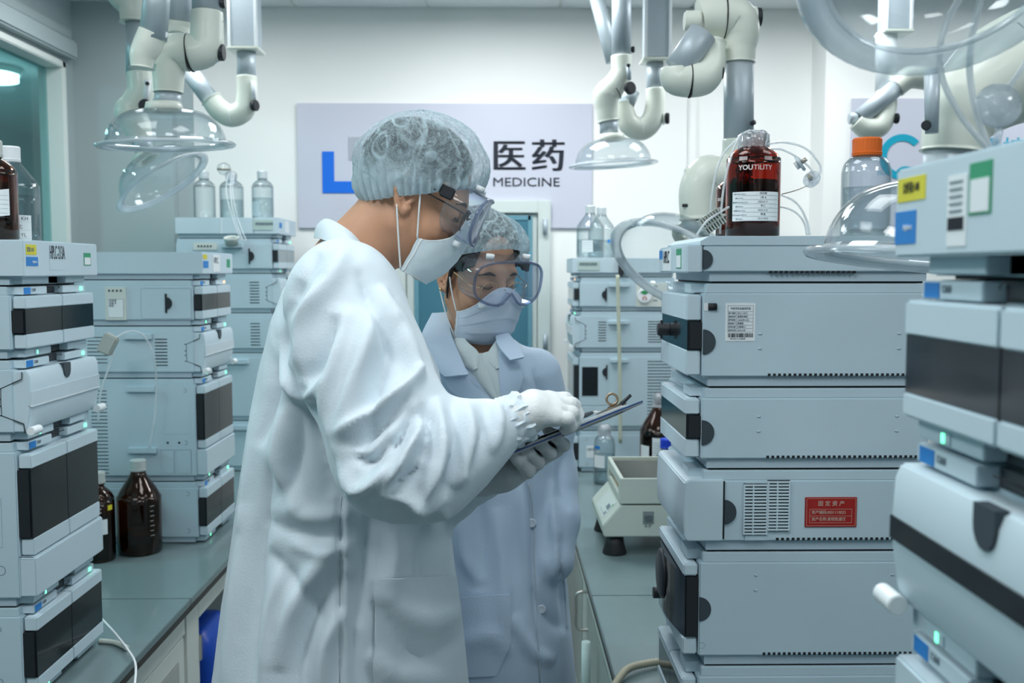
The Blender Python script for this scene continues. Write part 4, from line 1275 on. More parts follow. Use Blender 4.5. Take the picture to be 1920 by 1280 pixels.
# --- far right tray
for (px, lab, Yb, bl) in ((1107, 'clear jug with a ruled white label on the far right tray', 4.34, False), (1128, 'clear jug with a blue strip on its label, behind the other one', 4.46, True)):
    b = bottle('solvent_bottle', lab, at(px, 400, Yb, RFTOP + .001), 'jug', .060, .222, clear_m, capc_m, 'screw', .36, group='clear jugs on the far right tray')
    wrap_label(b, .060, -130, -85, .025, .075)
    for i in range(5): wrap_label(b, .060, -128, -88, .030 + .009 * i, .0308 + .009 * i, greyink_m, 'label_line', 6, .0012)
    if bl: wrap_label(b, .060, -70, -38, .068, .082, blue_m, 'blue_strip')

# --- left bench
b = bottle('winchester_bottle', 'large brown bottle with sloping shoulders standing on the left bench', at(262, 1000, 3.035, BENCH + .001), 'jug', .066, .282, brown_m, capw_m, 'screw', .22, glass('amber_liquid', (.55, .25, .10)))
for i in range(7): wrap_label(b, .066, -42, -30 - 3 * (i % 2), .06 + .015 * i, .061 + .015 * i, mat('print_white', (.72, .68, .66), .6), 'graduation', 4)
b = bottle('reagent_bottle', 'dark brown bottle with a white label beside the large brown one', at(186, 1000, 2.95, BENCH + .001), 'round', .046, .262, brown_m, capw_m, 'screw', .5, darkliq_m)
wrap_label(b, .046, -100, -38, .085, .130)
for i, tx in enumerate(('1000 ml', '900', '800', '300', '200', '100')):
    bend_text(b, tx, .0075, mat('print_white', (.72, .68, .66), .6), .046, -65, (.168, .158, .147, .068, .056, .044)[i])
wrap_label(b, .046, -35, -15, .155, .17, yellow_m, 'yellow_sticker')
# --- right bench
b = bottle('solvent_bottle', 'clear bottle with a film stopper and white label behind the shaker', at(1133, 900, 4.0, BENCH + .001), 'lab', .044, .235, clear_m, film_m, 'film', .5)
wrap_label(b, .044, -160, -95, .07, .12); wrap_label(b, .044, -155, -120, .145, .158, blue_m, 'blue_strip')
b = bottle('winchester_bottle', 'dark brown jug with a film-covered neck and paper label behind the shaker', at(1236, 900, 3.98, BENCH + .001), 'jug', .080, .365, brown_m, film_m, 'film', .62, darkliq_m)
wrap_label(b, .080, -120, -80, .09, .20); wrap_label(b, .080, -165, -130, .09, .165)
for i in range(9): wrap_label(b, .080, -117, -84, .10 + .010 * i, .1012 + .010 * i, greyink_m, 'label_line', 6, .0012)
b = bottle('reagent_bottle', 'clear bottle with a bright blue cap beside the shaker', at(1251, 900, 3.55, BENCH + .001), 'lab', .045, .255, clear_m, capb_m, 'screw', .3)

# --- shaker
shk_m = mat('shaker_grey', (.50, .56, .51), .45, var=.03)
Y0 = 2.955
sh = thing('orbital_shaker', 'grey-green bench shaker with a wire-grid tray on black rubber feet', 'lab shaker', (.50, Y0, BENCH))
def sx_(x): return x - .50
zb, zt = .062, .158
MB().prism([(sx_(.368), zt), (sx_(.315), .098), (sx_(.318), zb), (sx_(.70), zb), (sx_(.70), zt)], 'y', 0, .36).build('base', shk_m, sh, bevel=.003)
tr_ = MB()
x0, x1 = sx_(.366), sx_(.70); z0, z1 = .163, .240
tr_.box(x0, x1, 0, .012, z0, z1).box(x0, x1, .348, .36, z0, z1).box(x1 - .012, x1, .012, .348, z0, z1)
tr_.box(x0, x0 + .012, .012, .348, z1 - .03, z1).box(x0, x0 + .012, .012, .348, z0, z0 + .022).box(x0, x0 + .012, .012, .05, z0 + .022, z1 - .03).box(x0, x0 + .012, .31, .348, z0 + .022, z1 - .03)
tr_.build('tray', shk_m, sh, bevel=.0015)
MB().box(x0 + .012, x1 - .012, .012, .348, z0 + .002, z0 + .010).build('tray_floor', mat('shaker_wood', (.42, .27, .08), .6, var=.2, scale=18), sh)
wire_me = MB().cyl((x0 + .010, 0, 0), (x1 - .010, 0, 0), .0032, seg=8).mesh('spring_wire'); wire_me.materials.append(mat('spring_grey', (.10, .11, .10), .5))
for i in range(22): link('spring_wire', wire_me, None, sh, (0, .024 + .0148 * i, z1 - .012))
n_ = Vector((-.06, 0, .053)).normalized()
ang = math.atan2(.06, .053)
pm = MB().box(-.032, .032, -.095, .095, 0, .0015).mesh('control_panel', .0005)
pc = Vector((sx_(.3415), .16, .128))
pr_ = link('control_panel', pm, mat('panel_grey', (.56, .62, .60), .5), sh, pc, (0, -ang + R(0), 0))
pr_.rotation_euler = (0, -(math.pi / 2 - math.atan2(.053, .06)), 0)
def onpanel(name, x0, x1, y0, y1, m):
    MB().box(x0, x1, y0, y1, .001, .0024).build(name, m, pr_)
onpanel('display', -.006, .010, -.080, -.035, greyink_m); onpanel('button', -.022, -.012, -.085, -.068, greyink_m)
onpanel('green_key', .014, .020, -.092, -.082, green_m); onpanel('panel_line', -.024, -.023, -.09, .02, greyink_m)
MB().box(sx_(.435), sx_(.468), -.003, .002, .102, .140).build('switch_frame', mat('switch_grey', (.20, .24, .25), .5), sh, bevel=.001)
MB().box(sx_(.440), sx_(.463), -.006, 0, .110, .128).build('rocker', mat('switch_dark', (.10, .13, .14), .4), sh, bevel=.001)
text('关 开', .009, greyink_m, sh, (sx_(.440), -.001, .090), (R(90), 0, 0))
for (fx, fy) in ((.355, .045), (.355, .315), (.66, .045), (.66, .315)):
    MB().lathe([(0, 0), (.037, 0), (.0375, .004), (.030, .03), (.026, .062), (0, .062)], 28, Matrix.Translation((sx_(fx), fy, .0005))).build('rubber_foot', mat('rubber_black', (.012, .012, .014), .5), sh)

# --- loose tubing and fittings
def hose(name, label, pts, r, m=tube_m, cat='tubing', seg=8, n=8):
    o = MB().tube(smooth_path([P(*p) for p in pts], n), r, seg).build(name, m); return tag(o, label, cat)
fit_m = mat('fitting_metal', (.45, .42, .36), .35, metal=.7)
YB = 1.86
hose('clear_tubing', 'clear tube looping from the red-brown bottle neck down its left side', [(1420, 252, 1.90), (1402, 246, 1.86), (1375, 268, YB), (1352, 296, YB), (1338, 345, YB), (1333, 400, YB), (1348, 428, YB)], .0022)
hose('clear_tubing', 'second clear tube falling closer to the red-brown bottle on its left', [(1415, 256, 1.9), (1390, 252, 1.85), (1372, 290, 1.84), (1358, 345, 1.84), (1352, 400, 1.84), (1350, 438, 1.84)], .0022)
hose('clear_tubing', 'outer clear tube arching right from the bottle neck to the filter disc', [(1438, 270, 1.88), (1472, 267, 1.88), (1510, 278, 1.88), (1535, 305, 1.88), (1538, 322, 1.88), (1528, 336, 1.88)], .0022)
hose('clear_tubing', 'inner clear tube arching right from the bottle neck through the filter holder', [(1438, 280, 1.88), (1465, 280, 1.88), (1495, 295, 1.88), (1520, 316, 1.88), (1528, 332, 1.88)], .0020)
hose('clear_tubing', 'clear tube curving from behind the red-brown bottle to the tray, upper one', [(1440, 365, 1.98), (1466, 366, 1.96), (1495, 382, 1.95), (1512, 412, 1.95), (1518, 441, 1.95)], .0022)
hose('clear_tubing', 'clear tube curving from behind the red-brown bottle to the tray, lower one', [(1440, 390, 1.98), (1466, 388, 1.94), (1492, 398, 1.93), (1508, 418, 1.93), (1513, 441, 1.93)], .0020)
hose('clear_tubing', 'clear tube rising from the tray corner across the grey clip', [(1306, 441, 1.80), (1325, 415, 1.80), (1350, 398, 1.81), (1366, 388, 1.83)], .0022)
for k_, (px, py, d_, lab) in enumerate(((1500, 306, (.75, -.3, .55), 'small round filter holder clipped on the inner clear tube'), (1522, 336, (-.55, -.6, .35), 'translucent filter disc at the end of the outer clear tube'))):
    o = thing('filter_disc', lab, 'filter', P(px, py, 1.88)); dv = Vector(d_).normalized()
    MB().cyl(-dv * .003, dv * .003, .0165, seg=26).build('disc', film_m if k_ else alu_m, o, bevel=.001)
    MB().cyl(-dv * .010, -dv * .003, .008, seg=18).build('hub', film_m if k_ else white_m, o)
    MB().cyl(dv * .003, dv * .014, .004, seg=12).build('stub', fit_m, o)
hose('wire_pair', 'thin metal wire from the filter disc back to the bottle', [(1518, 346, 1.88), (1495, 356, 1.89), (1466, 364, 1.92)], .0009, fit_m, 'wire', 6)
# tubing and large filter at the right edge
hose('clear_tubing', 'thick clear tube hanging from the top right past the big hood', [(1812, -20, 1.0), (1780, 30, 1.0), (1762, 90, 1.0), (1768, 150, 1.0), (1800, 215, 1.0), (1840, 265, 1.0), (1870, 300, 1.0)], .0032)
hose('clear_tubing', 'thick clear tube hanging right of the other, in front of the big elbow', [(1846, -20, 1.0), (1828, 40, 1.0), (1818, 110, 1.0), (1822, 170, 1.0), (1835, 225, 1.0), (1850, 265, 1.0), (1866, 300, 1.0)], .0034)
hose('clear_tubing', 'clear tube running from the large filter disc off the right edge', [(1890, 165, 1.0), (1915, 130, 1.0), (1945, 80, 1.0)], .0030)
o = thing('filter_disc', 'large translucent filter disc hanging at the right edge', 'filter', P(1872, 198, 1.0)); dv = Vector((-.15, -1, .1)).normalized()
MB().lathe([(0, -.007), (.012, -.008), (.014, -.005), (.021, -.003), (.0225, 0), (.021, .003), (.014, .005), (.012, .008), (0, .007)], 36, Vector((0, 0, 1)).rotation_difference(dv).to_matrix().to_4x4()).build('disc', film_m, o)
MB().cyl(Vector((.002, 0, -.02)), Vector((-.001, 0, -.042)), .0038, seg=12).build('stub', film_m, o)
# left: tubing and grey weight in front of the middle stack
o = thing('tubing_weight', 'grey plastic block hanging on tubes before the middle left stack', 'tubing fitting', P(203, 645, 2.95))
me_ = MB().box(-.021, .021, -.014, .014, -.030, .030).mesh('block', .004); me_.transform(Matrix.Rotation(R(28), 4, 'Y')); link('block', me_, cab2_m, o)
hose('clear_tubing', 'clear tube bending over the grey block and down the middle left stack', [(205, 640, 2.95), (240, 622, 2.97), (268, 628, 3.0), (285, 660, 3.02), (293, 710, 3.05), (290, 780, 3.06), (280, 840, 3.06)], .0035)
hose('clear_tubing', 'clear tube hanging left of the grey block', [(215, 660, 2.95), (200, 700, 2.95), (188, 740, 2.95), (184, 790, 2.95)], .0030)
o = thing('tube_ring', 'pale grey open ring cap hanging before the far left stack', 'tubing fitting', P(434, 452, 4.213))
MB().lathe([(.022, -.016), (.025, -.018), (.030, .012), (.032, .016), (.028, .017), (.025, .010)], 30, Matrix.Rotation(R(18), 4, 'X'), closed=True).build('ring', cab_m, o)
for k_, (xa, xb, lab) in enumerate(((428, 452, 'leftmost thin clear tube from the middle clear bottle'), (436, 456, 'middle thin clear tube from the middle clear bottle'), (440, 462, 'rightmost thin clear tube from the middle clear bottle'))):
    hose('clear_tubing', lab, [(xa, 322, 4.3), (xa - 4, 360, 4.22), (xb - 16, 410, 4.18), (xb, 452, 4.16)], .0022)
o = thing('gas_stopper', 'small round glass stopper above the middle clear bottle', 'stopper', P(420, 316, 4.3))
MB().lathe([(0, -.03), (.006, -.026), (.016, -.024), (.026, -.012), (.029, .002), (.024, .016), (.010, .025), (0, .027)], 26).build('bulb', clear_m, o)
MB().lathe([(.010, -.004), (.0295, -.006), (.0295, .000), (.010, .002)], 26, closed=True).build('band', fit_m, o)
hose('white_tubing', 'white tube curling over the left bench edge', [(186, 1155, 2.33), (214, 1185, 2.28), (240, 1218, 2.2), (254, 1245, 2.12), (252, 1290, 2.02), (247, 1340, 1.98)], .0026, white_m)
hose('white_tubing', 'flat cream tube lying on the left bench behind the white one', [(186, 1201, 2.275), (215, 1204, 2.265), (238, 1214, 2.226)], .006, cream_m)
tan_m = mat('tan_hose', (.46, .44, .33), .6)
pts = smooth_path([P(1150, 1288, 1.99), P(1175, 1255, 2.07), P(1215, 1243, 2.11), P(1262, 1238, 2.13)], 16)
tag(MB().tube(pts, [.0085 if i % 2 else .0070 for i in range(len(pts))], 12).build('corrugated_hose', tan_m), 'tan corrugated hose lying on the right bench at the bottom edge', 'hose')
# side bracket tubing on far right stack
hose('cream_tubing', 'cream tube running down the side of the far right stack', [(1158, 515, 4.18), (1160, 600, 4.18), (1162, 700, 4.18), (1163, 830, 4.18)], .008, mat('tubing_cream', (.52, .55, .44), .5))

# ================================================================ people: implicit surfaces meshed with surface nets
def V3(*a): return np.array(a, dtype=np.float32)


def rc(p, a, b, ra, rb):
    a = np.asarray(a, np.float32); b = np.asarray(b, np.float32)
    ba = b - a; pa = p - a
    h = np.clip(pa @ ba / max(float(ba @ ba), 1e-9), 0, 1)
    return np.sqrt(((pa - h[:, None] * ba) ** 2).sum(1)) - (ra + (rb - ra) * h)


def chain(p, pts, rs, k=.012):
    d = None
    for i in range(len(pts) - 1):
        e = rc(p, pts[i], pts[i + 1], rs[i], rs[i + 1])
        d = e if d is None else smin(d, e, k)
    return d


def ell(p, c, r):
    q = p - np.asarray(c, np.float32); r = np.asarray(r, np.float32)
    k0 = np.sqrt(((q / r) ** 2).sum(1)); k1 = np.sqrt(((q / (r * r)) ** 2).sum(1)) + 1e-9
    return k0 * (k0 - 1) / k1


def smin(a, b, k):
    h = np.clip(.5 + .5 * (b - a) / k, 0, 1)
    return b + (a - b) * h - k * h * (1 - h)


def smax(a, b, k): return -smin(-a, -b, k)


def surfnet(fn, lo, hi, h):
    lo = np.asarray(lo, float); hi = np.asarray(hi, float)
    n = np.ceil((hi - lo) / h).astype(int) + 1
    ax = [(lo[i] + h * np.arange(n[i])).astype(np.float32) for i in range(3)]
    G = np.stack(np.meshgrid(*ax, indexing='ij'), -1).reshape(-1, 3)
    d = np.concatenate([fn(g) for g in np.array_split(G, max(1, len(G) // 400000))]).reshape(n)
    del G
    c = tuple(k - 1 for k in n)
    s = d < 0
    cnt = np.zeros(c, np.int8); pos = np.zeros(c + (3,), np.float32)
    corners = [(i, j, k) for i in (0, 1) for j in (0, 1) for k in (0, 1)]
    sl = lambda o: tuple(slice(o[a], o[a] + c[a]) for a in range(3))
    for a in corners:
        for axx in range(3):
            if a[axx]: continue
            b = list(a); b[axx] = 1; b = tuple(b)
            da, db = d[sl(a)], d[sl(b)]
            m = s[sl(a)] != s[sl(b)]
            t = np.where(m, da / np.where(m, da - db, 1), 0).astype(np.float32)
            for q in range(3):
                pos[..., q] += np.where(m, a[q] + (t if q == axx else 0), 0)
            cnt += m
    act = cnt > 0
    idx = -np.ones(c, np.int64); idx[act] = np.arange(act.sum())
    ijk = np.argwhere(act)
    verts = lo + h * (ijk + pos[act] / cnt[act][:, None])
    faces = []
    for axx in range(3):
        u, v = (axx + 1) % 3, (axx + 2) % 3
        r = [slice(0, c[i]) for i in range(3)]
        lo_s = [slice(1, c[i]) for i in range(3)]; lo_s[axx] = slice(0, c[axx])
        s0 = s[tuple(slice(x.start, x.stop) for x in lo_s)]
        sh = list(lo_s); sh[axx] = slice(1, c[axx] + 1)
        s1 = s[tuple(sh)]
        def cell(du, dv):
            q = list(lo_s)
            q[u] = slice(1 - du, c[u] - du); q[v] = slice(1 - dv, c[v] - dv)
            return idx[tuple(q)]
        q00, q10, q11, q01 = cell(1, 1), cell(0, 1), cell(0, 0), cell(1, 0)
        for m, o in ((s0 & ~s1, (q00, q10, q11, q01)), (~s0 & s1, (q00, q01, q11, q10))):
            f = np.stack([x[m] for x in o], 1)
            faces.append(f[(f >= 0).all(1)])
    return verts, np.concatenate(faces)


def vnormals(v, f):
    a, b, c, d = (v[f[:, i]] for i in range(4))
    n = np.cross(c - a, d - b)
    out = np.zeros_like(v)
    for i in range(4): np.add.at(out, f[:, i], n)
    return out / (np.linalg.norm(out, axis=1)[:, None] + 1e-12)


def relax(v, f, it=2, lam=.5):
    e = np.concatenate([f[:, [i, (i + 1) % 4]] for i in range(4)])
    for _ in range(it):
        s = np.zeros_like(v); n = np.zeros(len(v))
        np.add.at(s, e[:, 0], v[e[:, 1]]); np.add.at(n, e[:, 0], 1)
        v = v + lam * (s / np.maximum(n, 1)[:, None] - v)
    return v


def np_mesh(name, v, f, m, parent=None, smooth=True):
    me = bpy.data.meshes.new(name)
    me.from_pydata([tuple(x) for x in v], [], [tuple(int(i) for i in q) for q in f])
    me.polygons.foreach_set('use_smooth', [smooth] * len(me.polygons)); me.update()
    o = link(name, me, m, parent)
    return o


def seg_dist(p, a, b):
    ba = b - a; h = np.clip(((p - a) @ ba) / max(ba @ ba, 1e-9), 0, 1)
    return np.linalg.norm(p - a - h[:, None] * ba, axis=1), h


def sculpt(v, n, folds):
    """press cloth folds into the side of a surface that faces the aisle: (polyline, width px, amplitude m)"""
    px = to_px(v)
    view = v - np.array(CAM_P); view /= np.linalg.norm(view, axis=1)[:, None]
    face = np.clip(-(n * view).sum(1) * 2.2, 0, 1)
    disp = np.zeros(len(v))
    for pts, w_, amp in folds:
        pts = np.array(pts, float)
        q = np.array([tuple(x)[:2] for x in smooth_path([(a, b, 0) for a, b in pts], 5)])
        best = np.full(len(v), 1e9); tt = np.zeros(len(v)); L = len(q) - 1
        for i in range(L):
            d, h = seg_dist(px, q[i], q[i + 1])
            k = d < best; best[k] = d[k]; tt[k] = (i + h[k]) / L
        env = np.sin(np.pi * np.clip(tt, .0, 1.)) ** .85
        prof = np.exp(-(best / w_) ** 2) if amp > 0 else np.exp(-(best / (w_ * 1.1)) ** 1.25)
        disp += 1.85 * amp * prof * env
    return v + n * (disp * face)[:, None]


def crumple(v, n, amp, scale, seed=0.):
    d = np.array([noise.noise(Vector((x[0] * scale + seed, x[1] * scale, x[2] * scale * .6))) + .5 * (1 - 2 * abs(noise.noise(Vector((x[0] * scale * 2.1 + seed, x[1] * scale * 2.1 + 7, x[2] * scale * 1.2))))) - .2 for x in v])
    return v + n * (amp * d)[:, None]


def grid_mesh(name, rows, m, parent=None, thick=0., closed_u=False, smooth=True):
    """rows: list of lists of points -> quad sheet, given thickness along its normals"""
    nr, nc = len(rows), len(rows[0])
    v = np.array([[tuple(p) for p in r] for r in rows], float).reshape(-1, 3)
    f = []
    for i in range(nr - 1):
        for j in range(nc if closed_u else nc - 1):
            j2 = (j + 1) % nc
            f.append((i * nc + j, i * nc + j2, (i + 1) * nc + j2, (i + 1) * nc + j))
    f = np.array(f)
    if thick:
        n = vnormals(v, f); v2 = v - n * thick; N = len(v)
        g = [tuple(q) for q in f] + [tuple(q[::-1] + N) for q in f]
        bd = []
        if not closed_u:
            bd += [(i * nc, (i + 1) * nc) for i in range(nr - 1)] + [((i + 1) * nc + nc - 1, i * nc + nc - 1) for i in range(nr - 1)]
        bd += [(j + 1 if j + 1 < nc else 0, j) for j in range(nc if closed_u else nc - 1)] + [((nr - 1) * nc + j, (nr - 1) * nc + ((j + 1) % nc)) for j in range(nc if closed_u else nc - 1)]
        g += [(a, b, b + N, a + N) for a, b in bd]
        v = np.concatenate([v, v2]); f = g
    me = bpy.data.meshes.new(name); me.from_pydata([tuple(x) for x in v], [], [tuple(int(i) for i in q) for q in f])
    bm = bmesh.new(); bm.from_mesh(me); bmesh.ops.recalc_face_normals(bm, faces=bm.faces); bm.to_mesh(me); bm.free()
    me.polygons.foreach_set('use_smooth', [smooth] * len(me.polygons))
    try: me.set_sharp_from_angle(angle=R(60))
    except Exception: pass
    me.update()
    return link(name, me, m, parent)


class Caster:
    """drops outlines drawn over the photo onto a built surface"""
    def __init__(s, v, f): s.t = BVHTree.FromPolygons([Vector(x) for x in v], [tuple(int(i) for i in q) for q in f])

    def hit(s, px, py, off=0., Y0=None):
        d = (CAM_M @ Vector(((px - 960) / F, -(py - 640) / F, -1.0))).normalized()
        loc, nrm, i, dist = s.t.ray_cast(CAM_P, d)
        if loc is None:
            return (P(px, py, Y0) if Y0 else None)
        return loc + nrm * off

    def patch(s, A, B, name, m, parent, off=.004, thick=.003, nu=10, nv=14, Y0=None):
        A = [tuple(x)[:2] for x in smooth_path([(a, b, 0) for a, b in A], 6)]; B = [tuple(x)[:2] for x in smooth_path([(a, b, 0) for a, b in B], 6)]
        def samp(Q, t):
            k = t * (len(Q) - 1); i = min(int(k), len(Q) - 2); w_ = k - i
            return Q[i][0] * (1 - w_) + Q[i + 1][0] * w_, Q[i][1] * (1 - w_) + Q[i + 1][1] * w_
        rows = []; last = None
        for i in range(nv + 1):
            a = samp(A, i / nv); b = samp(B, i / nv); row = []
            for j in range(nu + 1):
                x = a[0] + (b[0] - a[0]) * j / nu; y = a[1] + (b[1] - a[1]) * j / nu
                h = s.hit(x, y, off)
                if h is None: h = P(x, y, (last.y if last is not None else Y0))
                last = h; row.append(h)
            rows.append(row)
        return grid_mesh(name, rows, m, parent, thick)

    def line(s, pts, r, name, m, parent, off=.0, n=6):
        q = smooth_path([(a, b, 0) for a, b in pts], n); out = []
        for p in q:
            h = s.hit(p[0], p[1], off)
            if h is not None: out.append(h)
        return MB().tube(out, r, 6).build(name, m, parent)


skin_m = mat('skin', (.56, .30, .185), .5, var=.10, scale=22, bump=.03, bscale=300, sss=.12)
skin2_m = mat('skin_light', (.55, .30, .19), .5, var=.08, scale=22, bump=.03, bscale=300, sss=.12)
coat_m = mat('coat_cotton', (.67, .765, .83), .55, var=.02, scale=20, bump=.10, bscale=260, sheen=.15)
coat2_m = mat('coat_cotton_lilac', (.50, .62, .76), .6, var=.02, scale=20, bump=.10, bscale=260, sheen=.15)
seam_m = mat('coat_seam', (.50, .58, .64), .7)
shirt_m = mat('shirt_cotton', (.66, .74, .74), .7, var=.03, scale=30, bump=.12, bscale=200)
mask_m = mat('mask_nonwoven', (.66, .76, .80), .8, var=.04, scale=80, bump=.12, bscale=500)
mask2_m = mat('mask_nonwoven_violet', (.60, .68, .78), .8, var=.04, scale=80, bump=.12, bscale=500)
loop_m = mat('ear_loop', (.78, .82, .82), .7)
hair_m = mat('hair_black', (.012, .010, .010), .5, var=.3, scale=120, bump=.4, bscale=300)
glove_m = mat('latex_glove', (.70, .735, .74), .42, var=.05, scale=25, bump=.16, bscale=120)
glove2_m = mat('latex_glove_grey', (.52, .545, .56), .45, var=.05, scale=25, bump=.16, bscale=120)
trous_m = mat('trousers_dark', (.03, .035, .045), .8)
shoe_m = mat('shoe_black', (.02, .02, .022), .4)
gog_m = thin_clear('goggle_plastic', tint=(.95, .965, .985), haze=.03, edge=(.62, .68, .80))
gogf_m = thin_clear('goggle_frame', tint=(.62, .67, .78), haze=.12, edge=(.30, .34, .46), hcol=(.5, .56, .68))
gold_m = mat('gold_wire', (.70, .48, .25), .25, metal=1.)


def cap_material():
    m = bpy.data.materials.new('bouffant_nonwoven'); m.use_nodes = True
    nt = m.node_tree; nt.nodes.clear()
    out = nt.nodes.new('ShaderNodeOutputMaterial'); tc = nt.nodes.new('ShaderNodeTexCoord')
    n1 = nt.nodes.new('ShaderNodeTexNoise'); n1.inputs['Scale'].default_value = 42; n1.inputs['Detail'].default_value = 8; n1.inputs['Distortion'].default_value = 2.2
    vo = nt.nodes.new('ShaderNodeTexVoronoi'); vo.feature = 'DISTANCE_TO_EDGE'; vo.inputs['Scale'].default_value = 55
    mp = nt.nodes.new('ShaderNodeMixRGB'); mp.inputs[0].default_value = .14
    nt.links.new(tc.outputs['Object'], n1.inputs['Vector']); nt.links.new(tc.outputs['Object'], mp.inputs[1]); nt.links.new(n1.outputs['Color'], mp.inputs[2])
    nt.links.new(mp.outputs[0], vo.inputs['Vector'])
    r1 = nt.nodes.new('ShaderNodeMapRange'); r1.inputs[1].default_value = 0; r1.inputs[2].default_value = .10; r1.inputs[3].default_value = .38; r1.inputs[4].default_value = 0
    nt.links.new(vo.outputs['Distance'], r1.inputs[0])
    r2 = nt.nodes.new('ShaderNodeMapRange'); r2.inputs[1].default_value = .35; r2.inputs[2].default_value = .7; r2.inputs[3].default_value = .13; r2.inputs[4].default_value = .42
    nt.links.new(n1.outputs['Fac'], r2.inputs[0])
    ad = nt.nodes.new('ShaderNodeMath'); ad.operation = 'ADD'; ad.use_clamp = True
    nt.links.new(r1.outputs[0], ad.inputs[0]); nt.links.new(r2.outputs[0], ad.inputs[1])
    at_ = nt.nodes.new('ShaderNodeAttribute'); at_.attribute_name = 'dense'
    ad2 = nt.nodes.new('ShaderNodeMath'); ad2.operation = 'ADD'; ad2.use_clamp = True
    nt.links.new(ad.outputs[0], ad2.inputs[0]); nt.links.new(at_.outputs['Fac'], ad2.inputs[1])
    tr = nt.nodes.new('ShaderNodeBsdfTransparent'); df = nt.nodes.new('ShaderNodeBsdfDiffuse'); tl = nt.nodes.new('ShaderNodeBsdfTranslucent')
    df.inputs['Color'].default_value = (.62, .78, .85, 1); tl.inputs['Color'].default_value = (.62, .78, .85, 1)
    ms = nt.nodes.new('ShaderNodeMixShader'); ms.inputs[0].default_value = .3
    nt.links.new(df.outputs[0], ms.inputs[1]); nt.links.new(tl.outputs[0], ms.inputs[2])
    m2 = nt.nodes.new('ShaderNodeMixShader'); nt.links.new(ad2.outputs[0], m2.inputs[0]); nt.links.new(tr.outputs[0], m2.inputs[1]); nt.links.new(ms.outputs[0], m2.inputs[2])
    bp = nt.nodes.new('ShaderNodeBump'); bp.inputs['Strength'].default_value = .5; bp.inputs['Distance'].default_value = .004
    nt.links.new(ad.outputs[0], bp.inputs['Height']); nt.links.new(bp.outputs[0], df.inputs['Normal'])
    nt.links.new(m2.outputs[0], out.inputs[0])
    return m


cap_m = cap_material()


class Head:
    def __init__(s, origin, fwd_h, pitch):
        p = R(pitch); fh = Vector(fwd_h).normalized(); z = Vector((0, 0, 1))
        s.o = Vector(origin); s.f = fh * math.cos(p) - z * math.sin(p); s.u = fh * math.sin(p) + z * math.cos(p); s.l = s.u.cross(s.f)
        s.M = np.array([s.f, s.l, s.u], dtype=np.float32)         # rows = axes
        s.fh = fh

    def w(s, x, y, z): return s.o + s.f * x + s.l * y + s.u * z
    def loc(s, p): return (p - np.array(s.o, np.float32)) @ s.M.T


def ear_sdf(q, sy):
    pts = [(.012, -.004), (.015, .012), (.011, .026), (-.002, .033), (-.015, .029), (-.021, .016), (-.020, .000), (-.014, -.014), (-.007, -.025), (.003, -.029), (.009, -.020)]
    P3 = [(a, sy * (.073 + .010 * (.4 - a / .03)), b) for a, b in pts]
    d = chain(q, P3, [.0045, .0045, .005, .005, .005, .005, .0045, .0045, .0055, .0065, .006], .004)
    bowl = ell(q, (-.003, sy * .0705, .002), (.016, .0045, .026))
    tr = rc(q, (.010, sy * .076, -.004), (.006, sy * .077, -.014), .0045, .004)
    an = chain(q, [(.004, sy * .0755, .018), (-.008, sy * .0785, .010), (-.008, sy * .0785, -.006), (.0, sy * .077, -.016)], [.003, .0033, .0033, .003], .003)
    return smin(smin(smin(d, bowl, .003), tr, .003), an, .003)


def head_sdf(H, neck_to, nr=(.056, .066)):
    nl = H.loc(np.array([neck_to], np.float32))[0]
    def fn(p):
        q = H.loc(p)
        d = ell(q, (-.008, 0, .042), (.096, .073, .090))
        d = smin(d, ell(q, (.034, 0, -.024), (.060, .059, .088)), .03)
        for sy in (-1, 1):
            d = smin(d, rc(q, (.004, sy * .050, -.050), (.066, sy * .014, -.102), .020, .019), .03)
            d = smin(d, ell(q, (.060, sy * .034, -.036), (.028, .026, .026)), .02)
        d = smin(d, ell(q, (.072, 0, -.102), (.020, .022, .018)), .02)
        d = smin(d, ell(q, (.076, 0, .024), (.018, .050, .013)), .015)
        for sy in (-1, 1):
            d = smax(d, -ell(q, (.100, sy * .031, .002), (.016, .021, .013)), .010)
            d = smin(d, ell(q, (.077, sy * .031, .002), (.0135, .0145, .0125)), .004)
        d = smin(d, rc(q, (.090, 0, .010), (.108, 0, -.028), .008, .0125), .012)
        for sy in (-1, 1):
            d = smin(d, ell(q, (.098, sy * .012, -.032), (.012, .009, .008)), .008)
        d = smin(d, rc(q, (-.022, 0, -.030), nl, nr[0], nr[1]), .028)
        for sy in (-1, 1): d = smin(d, ear_sdf(q, sy), .004)
        return d
    return fn


def hair(H, parent, front=.082, zlow=-.012, off=.006):
    def fn(p):
        q = H.loc(p)
        d = ell(q, (-.010, 0, .056), (.100 + off, .076 + off, .084 + off))
        d = smin(d, ell(q, (-.040, 0, -.005), (.052, .060, .055)), .03)
        cut = np.maximum(-(q[:, 2] - (zlow + .55 * np.maximum(q[:, 0] + .01, -.08))), q[:, 0] - front)
        return smax(d, cut, .006)
    c = np.array(H.o); v, f = surfnet(fn, c - .17, c + .17, .0045)
    return np_mesh('hair', v, f, hair_m, parent)


